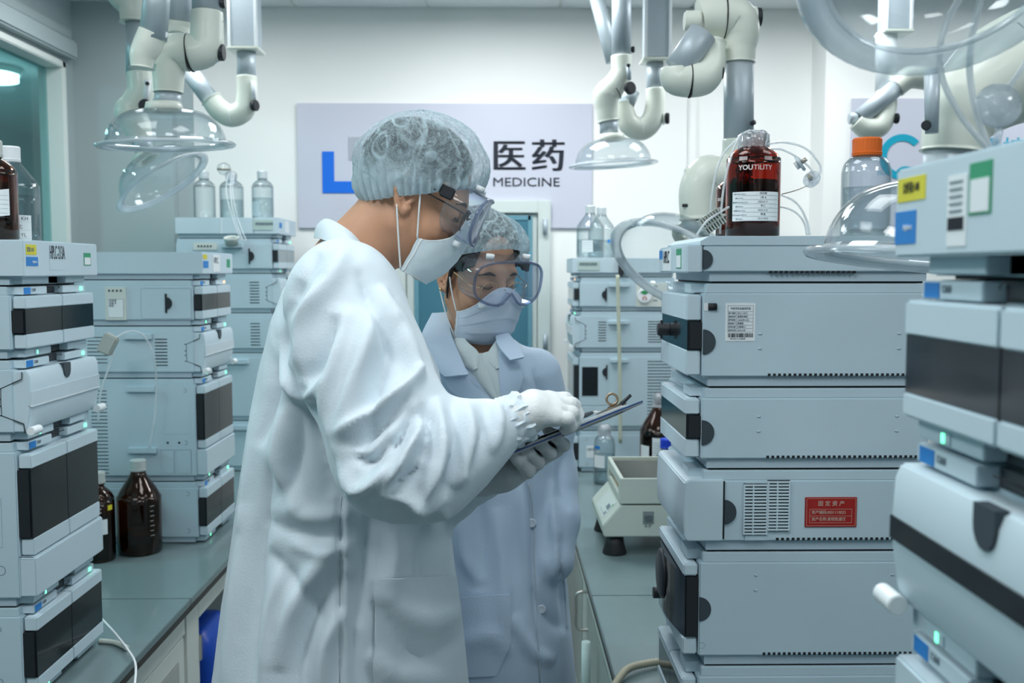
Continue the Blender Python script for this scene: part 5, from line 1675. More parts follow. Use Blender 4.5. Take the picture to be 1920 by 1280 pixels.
def bouffant(H, parent, C, rad, pitch, phf, phb, seed=0, folds=()):
    """puffed cap with a gathered elastic edge; phf/phb rim polar angle front/back"""
    G = Head(H.w(*C), H.fh, pitch)
    nt_, nth = 90, 300
    rows = []; dens = []
    for i in range(nt_ + 1):
        t = i / nt_; row = []
        for j in range(nth):
            th = 2 * math.pi * j / nth
            ph = R(phf + (phb - phf) * (.5 - .5 * math.cos(th)) ** .8) * t
            sp = math.sin(ph) ** 1.15 if ph < math.pi / 2 else 1 - (1 - math.sin(ph)) * .30
            x, y, z = rad[0] * sp * math.cos(th), rad[1] * sp * math.sin(th), rad[2] * math.cos(ph)
            g = max(0, (t - .80) / .20)
            k = 1 - .10 * g * g
            pl = math.sin(th * 46 + 1.5 * math.sin(th * 5 + seed)) * (.0045 * max(0, t - .45) + .002 * g)
            nz = noise.noise(Vector((math.cos(th) * 2.4 + seed, math.sin(th) * 2.4, t * 4.2)))
            n2 = 1 - abs(noise.noise(Vector((math.cos(th) * 4.3 + seed * 2, math.sin(th) * 4.3 + t * 2.2, t * 5)))) * 2
            n3 = 1 - abs(noise.noise(Vector((math.cos(th) * 9 + seed, math.sin(th) * 9 - t * 5, t * 9 + seed)))) * 2
            w1 = Vector((math.cos(th) * 3.1 + seed + nz, math.sin(th) * 3.1 + t * 3.0, t * 2.4 + nz))
            c1 = max(0, 1 - abs(noise.noise(w1)) * 9); c2 = max(0, 1 - abs(noise.noise(w1 * 2.3 + Vector((3, 5, seed)))) * 7)
            rr = 1 + .040 * nz + .022 * n2 * min(1, t * 2) + .012 * n3 + .008 * c1 * min(1, t * 3)
            v = Vector((x, y, z)) * rr * 1.0
            v = Vector((v.x * k, v.y * k, v.z)) + Vector((x, y, 0)).normalized() * pl if t > 0 else v
            row.append(G.w(*v))
            dens.append(min(1, (.45 * c1 + .28 * c2) * min(1, t * 3) + .20 * max(0, n2 - .55) + .55 * g ** 1.5 + (.70 * min(1, max(0, (.35 - math.cos(th)) / .9))) * min(1, max(0, (t - .62) / .2))))
        rows.append(row)
    o = grid_mesh('bouffant_cap', rows, cap_m, parent, 0., True)
    at_ = o.data.attributes.new('dense', 'FLOAT', 'POINT'); at_.data.foreach_set('value', dens)
    return o


def face_mask(H, parent, m, amax=78, pleats=3, zc=.004, scale=1.):
    def pos(a, t, off=0.):
        s_ = abs(math.sin(a)); ca = max(math.cos(a), 0)
        zt = zc - .064 * s_ ** 2.2; zb = -.128 + .006 * s_ ** 2
        z = zt + (zb - zt) * t
        fx = np.interp(z, [-.129, -.10, -.07, -.035, -.012, .006], [.080, .102, .113, .120, .110, .098]) + off
        by = np.interp(z, [-.125, -.09, -.05, .0], [.062, .069, .073, .074]) * scale + off
        x = .020 + (fx - .020) * ca ** .62
        pl = .0030 * ((t * (pleats + 1)) % 1.0) * (1 if .08 < t < .95 else 0) * ca ** .3 if pleats else 0
        wv = .0018 * noise.noise(Vector((a * 3, t * 3.5, 3.3)))
        return (x + pl * .9 + wv, by * math.sin(a) ** 1 if a >= 0 else -by * math.sin(-a), z)
    rows = []
    for i in range(40):
        t = i / 39
        rows.append([H.w(*pos(R(-amax + 2 * amax * j / 44), t, .003)) for j in range(45)])
    o = grid_mesh('face_mask', rows, m, parent, .0016)
    for t_ in (.02, .98):
        MB().tube([H.w(*pos(R(-amax + 2 * amax * j / 44), t_, .0038)) for j in range(45)], .0011, 6).build('mask_hem', loop_m, o)
    for sg_ in (-1, 1):
        MB().tube([H.w(*pos(R(sg_ * (amax - 3)), i / 12, .0042)) for i in range(13)], .0016, 6).build('mask_edge', loop_m, o)
        top = H.w(*pos(R(sg_ * amax), .03, .004)); bot = H.w(*pos(R(sg_ * amax), .97, .004))
        et = H.w(.012, sg_ * .081, .030); el = H.w(-.010, sg_ * .084, -.022)
        MB().tube(smooth_path([top, (top + et) / 2 + H.l * sg_ * .004, et], 6), .0016, 6).build('ear_loop', loop_m, parent)
        MB().tube(smooth_path([bot, (bot + el) / 2 + H.l * sg_ * .004, el], 6), .0016, 6).build('ear_loop', loop_m, parent)
    return o


def goggles(H, parent, dz=0., dx=0., ks=1.):
    def outline(n=72):
        out = []
        for k in range(n):
            a = 2 * math.pi * k / n
            c_, s_ = math.cos(a), math.sin(a)
            y = .080 * ks * math.copysign(abs(c_) ** .62, c_); z = (.042 * ks * abs(s_) ** .70 if s_ > 0 else -.044 * ks * abs(s_) ** .72)
            if s_ < 0:
                z += .026 * math.exp(-(y / .015) ** 2)
            out.append((y, z + .006 + dz))
        return out
    ol = outline()
    lensx = lambda y: .134 + dx - 2.2 * y * y
    facex = lambda y, z: .090 - 4.2 * y * y - (.012 if z > .03 else 0)
    g = bpy.data.objects.new('safety_goggles', None); COL.objects.link(g); g.parent = parent
    # lens
    rows = []
    for k in (1., .75, .5, .25, .02):
        rows.append([H.w(lensx(y * k), y * k, .008 + dz + (z - .008 - dz) * k) for y, z in ol])
    ln = grid_mesh('lens', rows, gog_m, g, .0012, True)
    MB().tube([H.w(lensx(y), y, z) for y, z in ol], .0030, 8, closed=True).build('lens_frame', gogf_m, g)
    rows = []
    for k in (0, .3, .6, 1.):
        rows.append([H.w(lensx(y) + (facex(y, z) - lensx(y)) * k, y * (1 + .02 * math.sin(math.pi * k)), z + (.006 if z > .02 else -.002) * k) for y, z in ol])
    grid_mesh('skirt', rows, gog_m, g, .0012, True)
    MB().tube([H.w(facex(y, z), y, z + (.006 if z > .02 else -.002)) for y, z in ol], .0016, 8, closed=True).build('skirt_edge', gog_m, g)
    for (y, z, sz) in ((-.046, .051, 1), (.046, .051, 1), (-.050, -.041, -1), (.050, -.041, -1)):
        a = H.w(.106, y, z + dz); MB().cyl(a, a + H.u * sz * .010, .0085, seg=18).build('vent_cap', white_m, g)
    for sg_ in (-1, 1):
        me = MB().box(-.012, .012, -.004, .004, -.010, .010).mesh('strap_clip', .002)
        cl_ = link('strap_clip', me, knob_m, g)
        c = H.w(.060, sg_ * .083, .026 + dz)
        cl_.matrix_world = Matrix(((H.f.x, H.l.x, H.u.x, c.x), (H.f.y, H.l.y, H.u.y, c.y), (H.f.z, H.l.z, H.u.z, c.z), (0, 0, 0, 1)))
        bk = [H.w(.052, sg_ * .084, .028 + dz), H.w(.02, sg_ * .0855, .036), H.w(-.03, sg_ * .086, .044), H.w(-.08, sg_ * .062, .05), H.w(-.112, sg_ * .01, .052)]
        rows = [[p + H.u * .008 for p in smooth_path(bk, 5)], [p - H.u * .008 for p in smooth_path(bk, 5)]]
        grid_mesh('strap', rows, hair_m, g, .0015)
    return g


def eyeglasses(H, parent, m, r, round_=False, dz=0., x=.104, hw=.026, hh=.019):
    g = bpy.data.objects.new('eyeglasses', None); COL.objects.link(g); g.parent = parent
    for sg_ in (-1, 1):
        pts = []
        for k in range(36):
            a = 2 * math.pi * k / 36; c_, s_ = math.cos(a), math.sin(a); e = 1 if round_ else .55
            pts.append(H.w(x - .004 * abs(c_), sg_ * .033 + hw * math.copysign(abs(c_) ** e, c_), dz + hh * math.copysign(abs(s_) ** e, s_)))
        MB().tube(pts, r, 6, closed=True).build('rim', m, g)
        MB().tube(smooth_path([H.w(x - .004, sg_ * (.033 + hw), dz + hh * .5), H.w(.085, sg_ * .072, dz + hh * .5 + .002), H.w(.03, sg_ * .0785, .016), H.w(-.002, sg_ * .0785, .018)], 5), r, 6).build('temple', m, g)
    MB().tube(smooth_path([H.w(x, -.033 + hw - .001, dz + .004), H.w(x + .004, 0, dz + .008), H.w(x, .033 - hw + .001, dz + .004)], 5), r, 6).build('bridge', m, g)
    return g


def torso(secs):
    """secs: (z, cx, cy, rx, ry) -> sdf of a column of ellipses"""
    S_ = np.array(sorted(secs), np.float32)
    def fn(p):
        z = p[:, 2]
        cx, cy, rx, ry = (np.interp(z, S_[:, 0], S_[:, i]).astype(np.float32) for i in range(1, 5))
        x = (p[:, 0] - cx); y = (p[:, 1] - cy)
        k0 = np.sqrt((x / rx) ** 2 + (y / ry) ** 2); k1 = np.sqrt((x / rx ** 2) ** 2 + (y / ry ** 2) ** 2) + 1e-6
        d = k0 * (k0 - 1) / k1
        return np.maximum(d, np.maximum(S_[0, 0] - z, z - S_[-1, 0]))
    return fn


def legs(parent, x, y, dx, dy, ztop, m=trous_m):
    for sg_ in (-1, 1):
        cx, cy = x + sg_ * dx, y + sg_ * dy
        MB().tube([(cx, cy, ztop), (cx, cy, .45), (cx, cy, .10)], [.085, .068, .055], 20).build('trouser_leg', m, parent)
        MB().lathe([(0, 0), (.05, 0), (.055, .012), (.05, .05), (.045, .105), (0, .105)], 20, Matrix.Translation((cx, cy, .001)) @ Matrix.Diagonal((1.9, .95, 1, 1)) @ Matrix.Translation((.015, 0, 0))).build('shoe', shoe_m, parent)

# ---------------------------------------------------------------- the man on the left
YM = 1.77
man = thing('person', 'person in white coat and cap, side view, writing on the clipboard', 'person', (P(640, 900, YM).x, YM, 0))
MH = Head(P(772, 371, YM), (1, 0, 0), 24)
neck_base = P(655, 500, YM)
v, f = surfnet(head_sdf(MH, neck_base, (.054, .070)), np.array(MH.o) - np.array([.24, .16, .27]), np.array(MH.o) + np.array([.19, .16, .17]), .0036)


def body_under(verts, faces, name, m, parent):
    o = np_mesh(name, verts, faces, m, parent); return o


def wpar(o, root):
    """parent while keeping world placement (roots are unrotated)"""
    o.parent = root; o.location = o.location - root.location


body = np_mesh('body', v, f, skin_m, man)
hair(MH, man, .078, .006, -.001)
# short fade of hair at the nape and sideburn come with the hair mesh
bouffant(MH, man, (-.006, 0, .056), (.118, .098, .098), 2, 110, 132, 1.7)
face_mask(MH, man, mask_m, 84, 0, .004)
goggles(MH, man, .004)
eyeglasses(MH, man, knob_m, .0016)
for sg_ in (-1, 1):
    MB().tube(smooth_path([MH.w(.094, sg_ * .014, .021), MH.w(.092, sg_ * .032, .026), MH.w(.078, sg_ * .050, .020)], 6), [.0035 * (1 - abs(i - 6) / 9) for i in range(13)], 8).build('eyebrow', hair_m, man)
    MB().tube(smooth_path([MH.w(.089, sg_ * .018, -.002), MH.w(.0925, sg_ * .031, -.006), MH.w(.086, sg_ * .045, -.002)], 6), .0014, 6).build('eyelashes', hair_m, man)
# coat
def sec(py, xl, xr, cy, ry, Yc):
    a = P(xl, py, Yc); b = P(xr, py, Yc); return (a.z, (a.x + b.x) / 2, cy, (b.x - a.x) / 2, ry)
ms = [sec(452, 612, 700, YM, .060, YM), sec(476, 596, 716, YM, .085, YM), sec(505, 566, 730, YM, .135, YM), sec(540, 538, 742, YM, .175, YM), sec(600, 515, 758, YM, .198, YM),
      sec(680, 495, 780, YM, .20, YM), sec(780, 475, 808, YM, .195, YM), sec(880, 458, 826, YM, .185, YM), sec(980, 444, 842, YM, .19, YM), sec(1100, 426, 856, YM, .20, YM),
      sec(1280, 402, 872, YM, .215, YM), sec(1480, 380, 888, YM, .23, YM)]
tz = torso(ms)
armR = [P(648, 572, 1.60), P(682, 690, 1.545), P(730, 800, 1.50), P(745, 852, 1.48), P(800, 862, 1.475), P(868, 832, 1.48), P(925, 805, 1.49), P(950, 794, 1.495)]
rR = [.098, .096, .092, .093, .086, .060, .040, .028]
armL = [P(660, 560, 1.90), P(740, 720, 1.90), P(790, 880, 1.86), P(835, 918, 1.78), P(905, 893, 1.66)]
rL = [.09, .08, .07, .055, .040]
def man_coat(p):
    d = tz(p)
    d = smin(d, chain(p, armR, rR, .03), .018)
    d = smin(d, chain(p, armL, rL, .03), .03)
    d = smin(d, rc(p, P(640, 530, 1.62), P(640, 520, 1.92), .055, .055), .05)
    # neck opening
    d = smax(d, -rc(p, neck_base - Vector((0, 0, .02)), MH.w(-.02, 0, -.03), .058, .058), .012)
    d = smax(d, -rc(p, armR[-1] + (armR[-1] - armR[-2]) * .1, armR[-1] + (armR[-1] - armR[-2]), .031, .031), .006)
    return d
lo = np.array([P(360, 900, YM).x - .08, 1.34, ms[-1][0] - .02]); hi = np.array([P(970, 800, 1.6).x, 2.12, P(600, 425, YM).z])
v, f = surfnet(man_coat, lo, hi, .0065)
v = relax(v, f, 2); n = vnormals(v, f)
MF = [
    # sleeve: long folds from the shoulder, bundles at the elbow, ripples along the forearm
    ([(716, 540), (688, 640), (660, 740), (636, 830)], 20, .011), ([(745, 600), (722, 690), (694, 780), (668, 850)], 13, -.011),
    ([(655, 570), (624, 680), (612, 790), (632, 880)], 17, .010), ([(630, 590), (600, 670), (574, 720)], 15, -.014),
    ([(790, 690), (752, 732), (690, 778), (634, 820)], 11, .013), ([(775, 735), (715, 795), (648, 845)], 11, -.013),
    ([(628, 868), (668, 914), (712, 890), (742, 830)], 12, .012), ([(646, 850), (695, 868), (732, 815)], 10, -.012),
    ([(780, 762), (748, 825), (712, 878)], 8, -.014), ([(797, 782), (768, 840), (738, 892), (708, 925)], 10, .012),
    ([(690, 940), (745, 925), (800, 950), (840, 925)], 13, .009), ([(728, 915), (778, 885), (798, 830)], 9, -.010),
    ([(815, 742), (830, 828), (812, 905), (780, 960)], 13, .012), ([(845, 740), (854, 830), (832, 910), (798, 960)], 11, -.011),
    ([(868, 742), (884, 810), (870, 880), (850, 915)], 13, .010), ([(908, 745), (908, 800), (888, 862), (870, 890)], 10, -.008), ([(932, 748), (935, 800), (922, 850)], 8, .007),
    ([(786, 755), (806, 800), (798, 870)], 9, -.010), ([(735, 560), (765, 640), (785, 720)], 12, .007),
    # back and side of the body
    ([(560, 520), (530, 610), (528, 720)], 16, -.010), ([(600, 520), (568, 620), (558, 700), (588, 770)], 13, .010), ([(505, 620), (530, 700), (572, 748), (610, 700)], 11, .012),
    ([(510, 620), (512, 720), (488, 840)], 11, -.011), ([(552, 680), (582, 770), (602, 850), (630, 930)], 16, -.013), ([(552, 740), (560, 850), (530, 960)], 16, -.010),
    ([(530, 760), (524, 870), (560, 960)], 14, .010), ([(480, 972), (565, 1000), (660, 1012)], 13, -.0055), ([(520, 930), (575, 968), (670, 960)], 17, .006), ([(540, 1015), (595, 1034), (660, 1025)], 12, .005),
    ([(640, 1010), (580, 1085), (545, 1160), (522, 1260)], 18, .012), ([(495, 1030), (560, 1095), (610, 1180)], 13, -.009), ([(645, 1070), (592, 1150), (566, 1240), (570, 1330)], 14, -.011),
    ([(645, 1140), (606, 1215), (598, 1330)], 13, .010), ([(510, 860), (482, 1050), (466, 1330)], 13, -.010), ([(530, 1050), (502, 1180), (496, 1340)], 14, .009),
    ([(458, 940), (440, 1120), (420, 1330)], 14, .008), ([(475, 760), (462, 900), (450, 1000)], 9, .006), ([(640, 900), (637, 1050), (637, 1330)], 4, -.006), ([(650, 900), (648, 1050), (648, 1330)], 6, .003),
    ([(735, 960), (738, 1040), (722, 1130)], 15, .008), ([(692, 960), (686, 1060), (672, 1180)], 13, -.008), ([(800, 960), (792, 1060), (802, 1140)], 14, -.008), ([(832, 950), (840, 1060), (856, 1160)], 9, .007),
    ([(705, 1120), (755, 1210), (805, 1232), (880, 1170)], 15, -.009), ([(720, 1110), (790, 1165), (860, 1140)], 15, .008), ([(690, 1220), (740, 1264), (830, 1275)], 13, .008), ([(670, 1080), (664, 1200), (672, 1330)], 10, -.006),
    # chest and shoulder
    ([(650, 450), (612, 540), (545, 620)], 18, .008), ([(670, 500), (702, 590), (748, 690)], 9, -.008), ([(712, 530), (746, 625), (790, 730)], 10, .007), ([(600, 470), (575, 510), (540, 560)], 12, -.006),
]
v = sculpt(v, n, MF); n = vnormals(v, f)
v = crumple(v, n, .0022, 7.0, 2.0); v = crumple(v, vnormals(v, f), .0008, 24.0, 5.0)
np_mesh('lab_coat', v, f, coat_m, man)
MC = Caster(v, f)
# patch pocket, seams
pk = MC.patch([(702, 1084), (701, 1160), (700, 1300)], [(848, 1078), (858, 1160), (872, 1300)], 'pocket', coat_m, man, .005, .004, 16, 22)
MC.line([(704, 1112), (775, 1106), (850, 1105)], .0011, 'pocket_hem', seam_m, man, .0055)
MC.line([(703, 1088), (702, 1160), (702, 1285)], .0010, 'stitching', seam_m, man, .0055)
MC.line([(640, 930), (637, 1040), (637, 1285)], .0013, 'side_seam', seam_m, man, .0)
# collar
def collar(parent, top, bot, m, thick=.004, name='collar'):
    a = smooth_path(top, 8); b = smooth_path(bot, 8); rows = []
    for k in range(6):
        t = k / 5; rows.append([p.lerp(q, t) + (p.lerp(q, t) - neck_base).normalized() * .006 * math.sin(math.pi * t) for p, q in zip(a, b)])
    return grid_mesh(name, rows, m, parent, thick)
collar(man, [P(718, 512, 1.76), P(690, 472, 1.690), P(660, 436, 1.680), P(622, 412, 1.72), P(606, 412, 1.79), P(630, 424, 1.85), P(672, 456, 1.86), P(712, 505, 1.80)],
       [P(733, 552, 1.73), P(694, 512, 1.645), P(650, 468, 1.635), P(602, 448, 1.69), P(588, 446, 1.79), P(606, 450, 1.88), P(665, 490, 1.90), P(728, 545, 1.84)], coat_m)
# elastic cuff
cp = []
for k in range(48):
    a = 2 * math.pi * k / 48
    cp.append(a)
ax_ = (armR[-1] - armR[-2]).normalized(); e1 = Vector((0, 0, 1)); e1 = (e1 - ax_ * e1.dot(ax_)).normalized(); e2 = ax_.cross(e1)
rows = []
for i, (s_, rr) in enumerate(((-.006, .0385), (.002, .0405), (.010, .0395), (.017, .0370), (.025, .0405), (.033, .0385))):
    rows.append([armR[-1] + ax_ * (s_ + .002 * math.sin(a * 9 + i)) + (e1 * math.cos(a) * 1.0 + e2 * math.sin(a) * .92) * (rr + .0026 * math.sin(a * 15 + i * 1.3) + .0018 * math.sin(a * 25)) for a in cp])
grid_mesh('elastic_cuff', rows, coat_m, man, .002, True)
legs(man, P(640, 900, YM).x, YM, .0, .10, ms[-1][0] + .12)

# ---------------------------------------------------------------- clipboard and pen
NR = P(1208, 750, 1.53); NL = P(868, 886, 1.475)
Lx = (NR - NL); Llen = Lx.length; Lx.normalize()
Wd = (P(1174, 768, 1.745) - NR); Wd = (Wd - Lx * Wd.dot(Lx)).normalized()
Nn = Lx.cross(Wd).normalized()
cb = thing('clipboard', 'clipboard with white papers held between the two people', 'clipboard', NL)
BM = Matrix(((Lx.x, Wd.x, Nn.x, 0), (Lx.y, Wd.y, Nn.y, 0), (Lx.z, Wd.z, Nn.z, 0), (0, 0, 0, 1)))
def on_board(mb, name, m, bevel=0., parent=None):
    me = mb.mesh(name, bevel); me.transform(BM); return link(name, me, m, parent or cb)
BW = .215
bd_ = mat('clipboard_grey', (.30, .31, .32), .5); be_ = mat('clipboard_edge', (.02, .07, .22), .4)
on_board(MB().prism([(0, 0), (Llen - .012, 0), (Llen, .012), (Llen, BW - .012), (Llen - .012, BW), (0, BW)], 'z', -.0035, -.0005), 'board', bd_, .0006)
on_board(MB().prism([(0, -.0006), (Llen - .012, -.0006), (Llen + .0006, .012), (Llen + .0006, BW - .012), (Llen - .012, BW), (0, BW)], 'z', -.0014, .0008), 'blue_face', be_)
# sheets, springing up a little in the middle
for s_ in range(3):
    rows = []
    for i in range(13):
        x = .004 + (Llen - .03 - .004 * s_) * i / 12
        lift = .0016 + .0016 * s_ + (.0035 * math.sin(math.pi * min(1, i / 9)) if s_ == 2 else 0)
        rows.append([tuple(BM @ Vector((x, .003 + .002 * s_ + (BW - .01) * j / 6, lift * (1 - .0 * j)))) for j in range(7)])
    o = grid_mesh('sheet', rows, paper_m, cb, .0008)
cl_m = mat('clip_brass', (.30, .24, .17), .35, metal=.8)
on_board(MB().box(Llen - .045, Llen - .012, BW * .28, BW * .72, .006, .011), 'clip_plate', cl_m, .001)
cc = Vector((Llen - .030, BW * .32, .022))
on_board(MB().tube([(cc.x + .009 * math.cos(R(a)), cc.y, cc.z + .009 * math.sin(R(a))) for a in range(0, 360, 20)], .0022, 8, closed=True), 'clip_loop', cl_m)
on_board(MB().tube([(cc.x, cc.y, cc.z - .009), (cc.x + .004, cc.y + .06, cc.z - .010)], .0025, 8), 'clip_bar', cl_m)
on_board(MB().tube([(Llen - .030, .03, .008), (Llen - .008, .036, .016)], .003, 10), 'clip_lever', knob_m)
for xx in (.55, .86): on_board(MB().box(Llen * xx, Llen * xx + .012, .03, .034, -.0042, -.0034), 'rivet', line_m)
pen = thing('pen', 'dark pen in the gloved writing hand', 'pen', P(1085, 778, 1.545))
MB().tube([Vector((.022, .0, .004)), Vector((.012, 0, .0005)), Vector((-.03, -.002, -.012)), Vector((-.034, -.002, -.0135))], [.0028, .004, .004, .0012], 12).build('barrel', grip_m, pen)
MB().tube([Vector((.022, 0, .0042)), Vector((.034, 0, .0065))], [.0018, .0008], 8).build('tip', steel_m, pen)

# ---------------------------------------------------------------- hands in gloves
def hand(name, m, segs, k=.008, h=.0019, pad=.02):
    pts = np.array([tuple(p) for s_ in segs for p in s_[0]]); lo_ = pts.min(0) - pad - .02; hi_ = pts.max(0) + pad + .02
    def fn(p):
        d = None
        for (ps, rs, kk) in segs:
            e = chain(p, ps, rs, .006)
            d = e if d is None else smin(d, e, kk)
        return d
    v_, f_ = surfnet(fn, lo_, hi_, h)
    return np_mesh(name, v_, f_, m, man)
# right hand resting on the sheets, writing; wrist comes out of the elastic cuff
W_ = P(948, 794, 1.497)
segs = [([P(930, 800, 1.495), W_, P(975, 783, 1.505)], [.030, .031, .034], .01)]
kn = [P(1040, 783, 1.487), P(1046, 770, 1.508), P(1040, 757, 1.530), P(1028, 748, 1.552)]
for i, k_ in enumerate(kn):
    segs.append(([P(968, 780, 1.490 + .016 * i), (P(968, 780, 1.49 + .016 * i) + k_) / 2 + Vector((0, 0, .006)), k_], [.023, .0205, .0138], .018))
fing = [([kn[0], P(1064, 786, 1.487), P(1070, 799, 1.497), P(1058, 806, 1.508)], [.0132, .0108, .0098, .0085]),
        ([kn[1], P(1073, 775, 1.507), P(1077, 792, 1.515), P(1066, 801, 1.524)], [.0138, .0112, .0102, .009]),
        ([kn[2], P(1072, 758, 1.530), P(1082, 776, 1.534), P(1075, 794, 1.538)], [.0138, .0115, .0105, .009]),
        ([kn[3], P(1060, 748, 1.552), P(1077, 760, 1.554), P(1080, 782, 1.550)], [.0135, .0112, .0102, .009])]
for a, b in fing: segs.append((a, [r_ * .94 for r_ in b], .003))
segs.append(([P(985, 772, 1.556), P(1030, 775, 1.577), P(1062, 784, 1.572), P(1078, 787, 1.558)], [.018, .0145, .012, .0095], .014))
hand('glove', glove_m, segs)
# glove wrinkle rings at the back of the hand
# left hand under the board, fingers curling up to its near edge
segs = [([P(880, 902, 1.66), P(905, 890, 1.625), P(930, 880, 1.60)], [.030, .031, .032], .01),
        ([P(905, 888, 1.62), P(950, 878, 1.59), P(985, 866, 1.585)], [.031, .030, .024], .02),
        ([P(940, 882, 1.60), P(990, 862, 1.61), P(1040, 838, 1.63)], [.028, .022, .018], .02)]
for (b_, mid, nr_, tip) in (((975, 874, 1.575), (990, 884, 1.545), (972, 862, 1.520), (957, 848, 1.512)),
                            ((1000, 862, 1.590), (1008, 868, 1.555), (990, 848, 1.528), (974, 834, 1.520)),
                            ((1028, 846, 1.605), (1030, 850, 1.565), (1014, 832, 1.536), (1000, 820, 1.530)),
                            ((1050, 834, 1.62), (1056, 834, 1.580), (1042, 818, 1.550), (1026, 806, 1.545))):
    segs.append(([P(*b_), P(*mid), P(*nr_), P(*tip)], [.0122, .0104, .0096, .0082], .003))
hand('glove', glove2_m, segs)

# ---------------------------------------------------------------- the woman behind
YW = 2.14
wom = thing('person', 'person in a lilac-white lab coat, hair cap and large goggles looking down at the clipboard', 'person', (P(930, 900, YW).x, YW, 0))
psi = R(36)
WH = Head(P(892, 517, YW), (math.sin(psi), -math.cos(psi), 0), 13)
wneck = P(890, 668, YW + .012)
v, f = surfnet(head_sdf(WH, wneck, (.047, .056)), np.array(WH.o) - np.array([.20, .20, .26]), np.array(WH.o) + np.array([.20, .18, .17]), .0036)
np_mesh('body', v, f, skin2_m, wom)
WC0 = Caster(v, f)
hair(WH, wom, .066, -.008, .008)
bouffant(WH, wom, (-.012, 0, .060), (.124, .105, .088), 6, 86, 122, 4.1)
face_mask(WH, wom, mask2_m, 80, 3, .000)
goggles(WH, wom, .009, .0, 1.06)
eyeglasses(WH, wom, gold_m, .0009, True, -.012, .106, .0235, .0225)
for sg_ in (-1, 1):
    MB().tube(smooth_path([WH.w(.094, sg_ * .014, .021), WH.w(.092, sg_ * .032, .026), WH.w(.078, sg_ * .050, .020)], 6), [.0035 * (1 - abs(i - 6) / 9) for i in range(13)], 8).build('eyebrow', hair_m, wom)
    MB().tube(smooth_path([WH.w(.089, sg_ * .018, -.002), WH.w(.0925, sg_ * .031, -.006), WH.w(.086, sg_ * .045, -.002)], 6), .0012, 6).build('eyelashes', hair_m, wom)
MB().lathe([(0, -.004), (.004, 0), (0, .004)], 8, Matrix.Translation(WH.w(.004, -.088, -.028))).build('earring', gold_m, wom)
lkh = smooth_path([WH.w(.028, -.079, .035), WH.w(.022, -.0805, .008), WH.w(.016, -.079, -.02), WH.w(.012, -.074, -.045)], 6)
MB().tube(lkh, [.005 * (1 - i / (len(lkh) + 2)) + .0008 for i in range(len(lkh))], 8).build('hair_strand', hair_m, wom)
ws = [sec(610, 848, 938, YW + .03, .058, YW), sec(636, 828, 962, YW + .02, .085, YW), sec(662, 790, 1002, YW + .01, .105, YW), sec(700, 772, 1028, YW, .118, YW), sec(780, 776, 1036, YW, .128, YW),
      sec(880, 786, 1040, YW, .125, YW), sec(980, 790, 1050, YW, .130, YW), sec(1120, 786, 1066, YW, .14, YW), sec(1290, 778, 1080, YW, .15, YW), sec(1480, 765, 1098, YW, .16, YW)]
wt = torso(ws)
wl_ = [P(1002, 702, YW), P(1028, 790, YW + .01), P(1036, 890, YW + .01), P(1040, 970, YW - .03), P(1036, 1050, YW - .07)]
wr_ = [P(800, 702, YW), P(800, 800, YW + .03), P(805, 900, YW + .04), P(805, 960, YW + .03)]
def wcoat(p):
    d = wt(p)
    d = smin(d, chain(p, wl_, [.058, .053, .050, .050, .047], .03), .016)
    d = smin(d, chain(p, wr_, [.060, .055, .05, .045], .03), .02)
    d = smax(d, -rc(p, wneck, WH.w(-.02, 0, -.03), .050, .050), .010)
    d = smax(d, -rc(p, P(894, 604, YW - .03), P(934, 735, YW - .135), .066, .020), .008)
    return d
lo = np.array([P(740, 900, YW).x - .06, YW - .30, ws[-1][0] - .02]); hi = np.array([P(1110, 900, YW).x + .04, YW + .25, P(900, 600, YW).z + .01])
v, f = surfnet(wcoat, lo, hi, .0065)
v = relax(v, f, 2); n = vnormals(v, f)
WF = [([(1000, 690), (1018, 740), (1030, 800)], 6, -.008), ([(1040, 760), (1030, 840), (1040, 930)], 9, .006), ([(1060, 850), (1050, 900), (1070, 960)], 8, -.006),
      ([(985, 900), (1000, 960), (1002, 1060), (1010, 1280)], 5, -.007), ([(972, 900), (980, 980), (990, 1100)], 9, .006), ([(900, 930), (905, 1020), (895, 1110)], 16, -.008), ([(930, 950), (940, 1050), (950, 1200)], 14, .006),
      ([(1030, 900), (1040, 990), (1050, 1080)], 9, .008), ([(1048, 1000), (1056, 1090), (1062, 1190)], 8, -.008), ([(860, 960), (870, 1040), (900, 1100)], 12, .007),
      ([(960, 1150), (1000, 1220), (1040, 1240)], 14, .008), ([(1000, 1100), (1030, 1160), (1060, 1180)], 12, -.008), ([(800, 700), (830, 740), (870, 770)], 10, -.006), ([(960, 690), (985, 730), (990, 780)], 8, -.005),
      ([(870, 1210), (920, 1190), (960, 1230)], 14, .006)]
v = sculpt(v, n, WF); n = vnormals(v, f)
v = crumple(v, n, .002, 8.0, 9.0); v = crumple(v, vnormals(v, f), .0008, 26.0, 1.0)
np_mesh('lab_coat', v, f, coat2_m, wom)
WCc = Caster(v, f)
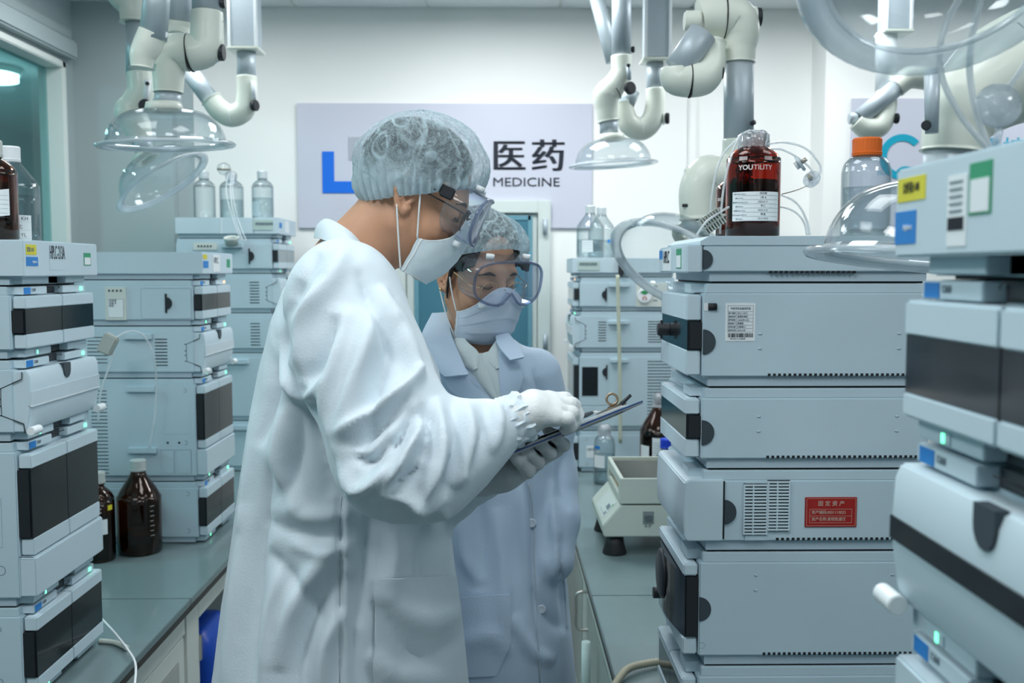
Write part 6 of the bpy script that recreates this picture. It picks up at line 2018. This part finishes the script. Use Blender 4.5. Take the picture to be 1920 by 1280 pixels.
# shirt, lapels, collar
def sheet3(A, B, name, m, parent, thick=.005, nu=8, bow=.006):
    A = smooth_path([P(*p) for p in A], 6); B = smooth_path([P(*p) for p in B], 6)
    return grid_mesh(name, [[a.lerp(b, j / nu) + Vector((0, -bow * math.sin(math.pi * j / nu), 0)) for j in range(nu + 1)] for a, b in zip(A, B)], m, parent, thick)
YF = YW - .118
sheet3([(868, 662, YF + .035), (872, 680, YF + .022), (896, 714, YF + .012), (932, 756, YF + .006)], [(906, 664, YF + .03), (912, 685, YF + .018), (924, 716, YF + .008), (938, 756, YF + .004)], 'shirt', shirt_m, wom)
sheet3([(904, 664, YF + .03), (912, 685, YF + .016), (924, 716, YF + .006), (936, 756, YF + .002)], [(946, 650, YF + .035), (948, 685, YF + .02), (946, 716, YF + .01), (944, 756, YF + .004)], 'shirt_front', shirt_m, wom)
sheet3([(838, 614, YW + .03), (850, 650, YF + .05), (872, 684, YF + .018), (889, 694, YF + .010)], [(852, 604, YW + .02), (874, 640, YF + .045), (896, 662, YF + .024), (894, 690, YF + .008)], 'shirt_collar', shirt_m, wom, .004, 6)
sheet3([(914, 664, YF + .022), (920, 680, YF + .012), (931, 692, YF + .008)], [(938, 626, YF + .06), (940, 655, YF + .03), (937, 688, YF + .010)], 'shirt_collar', shirt_m, wom, .004, 6)
sheet3([(812, 590, 2.19), (790, 640, 2.09), (809, 680, 2.04), (836, 707, 2.008)], [(842, 588, 2.17), (846, 628, 2.085), (864, 672, 2.03), (878, 704, 2.003)], 'coat_collar', coat2_m, wom)
WCc.patch([(838, 708), (850, 730), (880, 752), (900, 762)], [(877, 702), (888, 722), (908, 740), (932, 760)], 'lapel', coat2_m, wom, .010, .005, 8, 10)
sheet3([(936, 645, YF + .03), (937, 700, YF + .0), (942, 762, YF - .006)], [(958, 662, YF + .02), (978, 708, YF + .004), (960, 750, YF - .004)], 'lapel', coat2_m, wom, .005)
sheet3([(930, 628, 2.09), (934, 650, 2.03), (957, 677, 2.00)], [(944, 618, 2.11), (966, 645, 2.05), (981, 672, 2.015)], 'coat_collar', coat2_m, wom)
WCc.line([(990, 905), (1000, 960), (1003, 1060), (1012, 1280)], .0013, 'front_edge', seam_m, wom, .001)
WCc.patch([(866, 1118), (862, 1190), (862, 1268)], [(954, 1112), (956, 1200), (930, 1265)], 'pocket', coat2_m, wom, .004, .003, 10, 14)
WCc.line([(1052, 1048), (1058, 1100), (1063, 1178)], .0016, 'pocket_slit', seam_m, wom, .001)
for (bx, by) in ((995, 980), (1014, 1141)):
    h_ = WCc.hit(bx, by, .002)
    if h_ is not None:
        MB().lathe([(0, 0), (.0095, 0), (.010, .002), (.0085, .0035), (.006, .0025), (0, .0025)], 20, Matrix.Translation(h_) @ Matrix.Rotation(R(90), 4, 'X')).build('button', mat('button_white', (.62, .68, .76), .4), wom)
legs(wom, P(930, 900, YW).x, YW, .09, .0, ws[-1][0] + .12)

# everything was modelled in place: make children relative to their person
for root in (man, wom):
    for c_ in root.children:
        if c_.name.split('.')[0] not in ('x',):
            c_.matrix_parent_inverse = Matrix.Translation(-root.location)
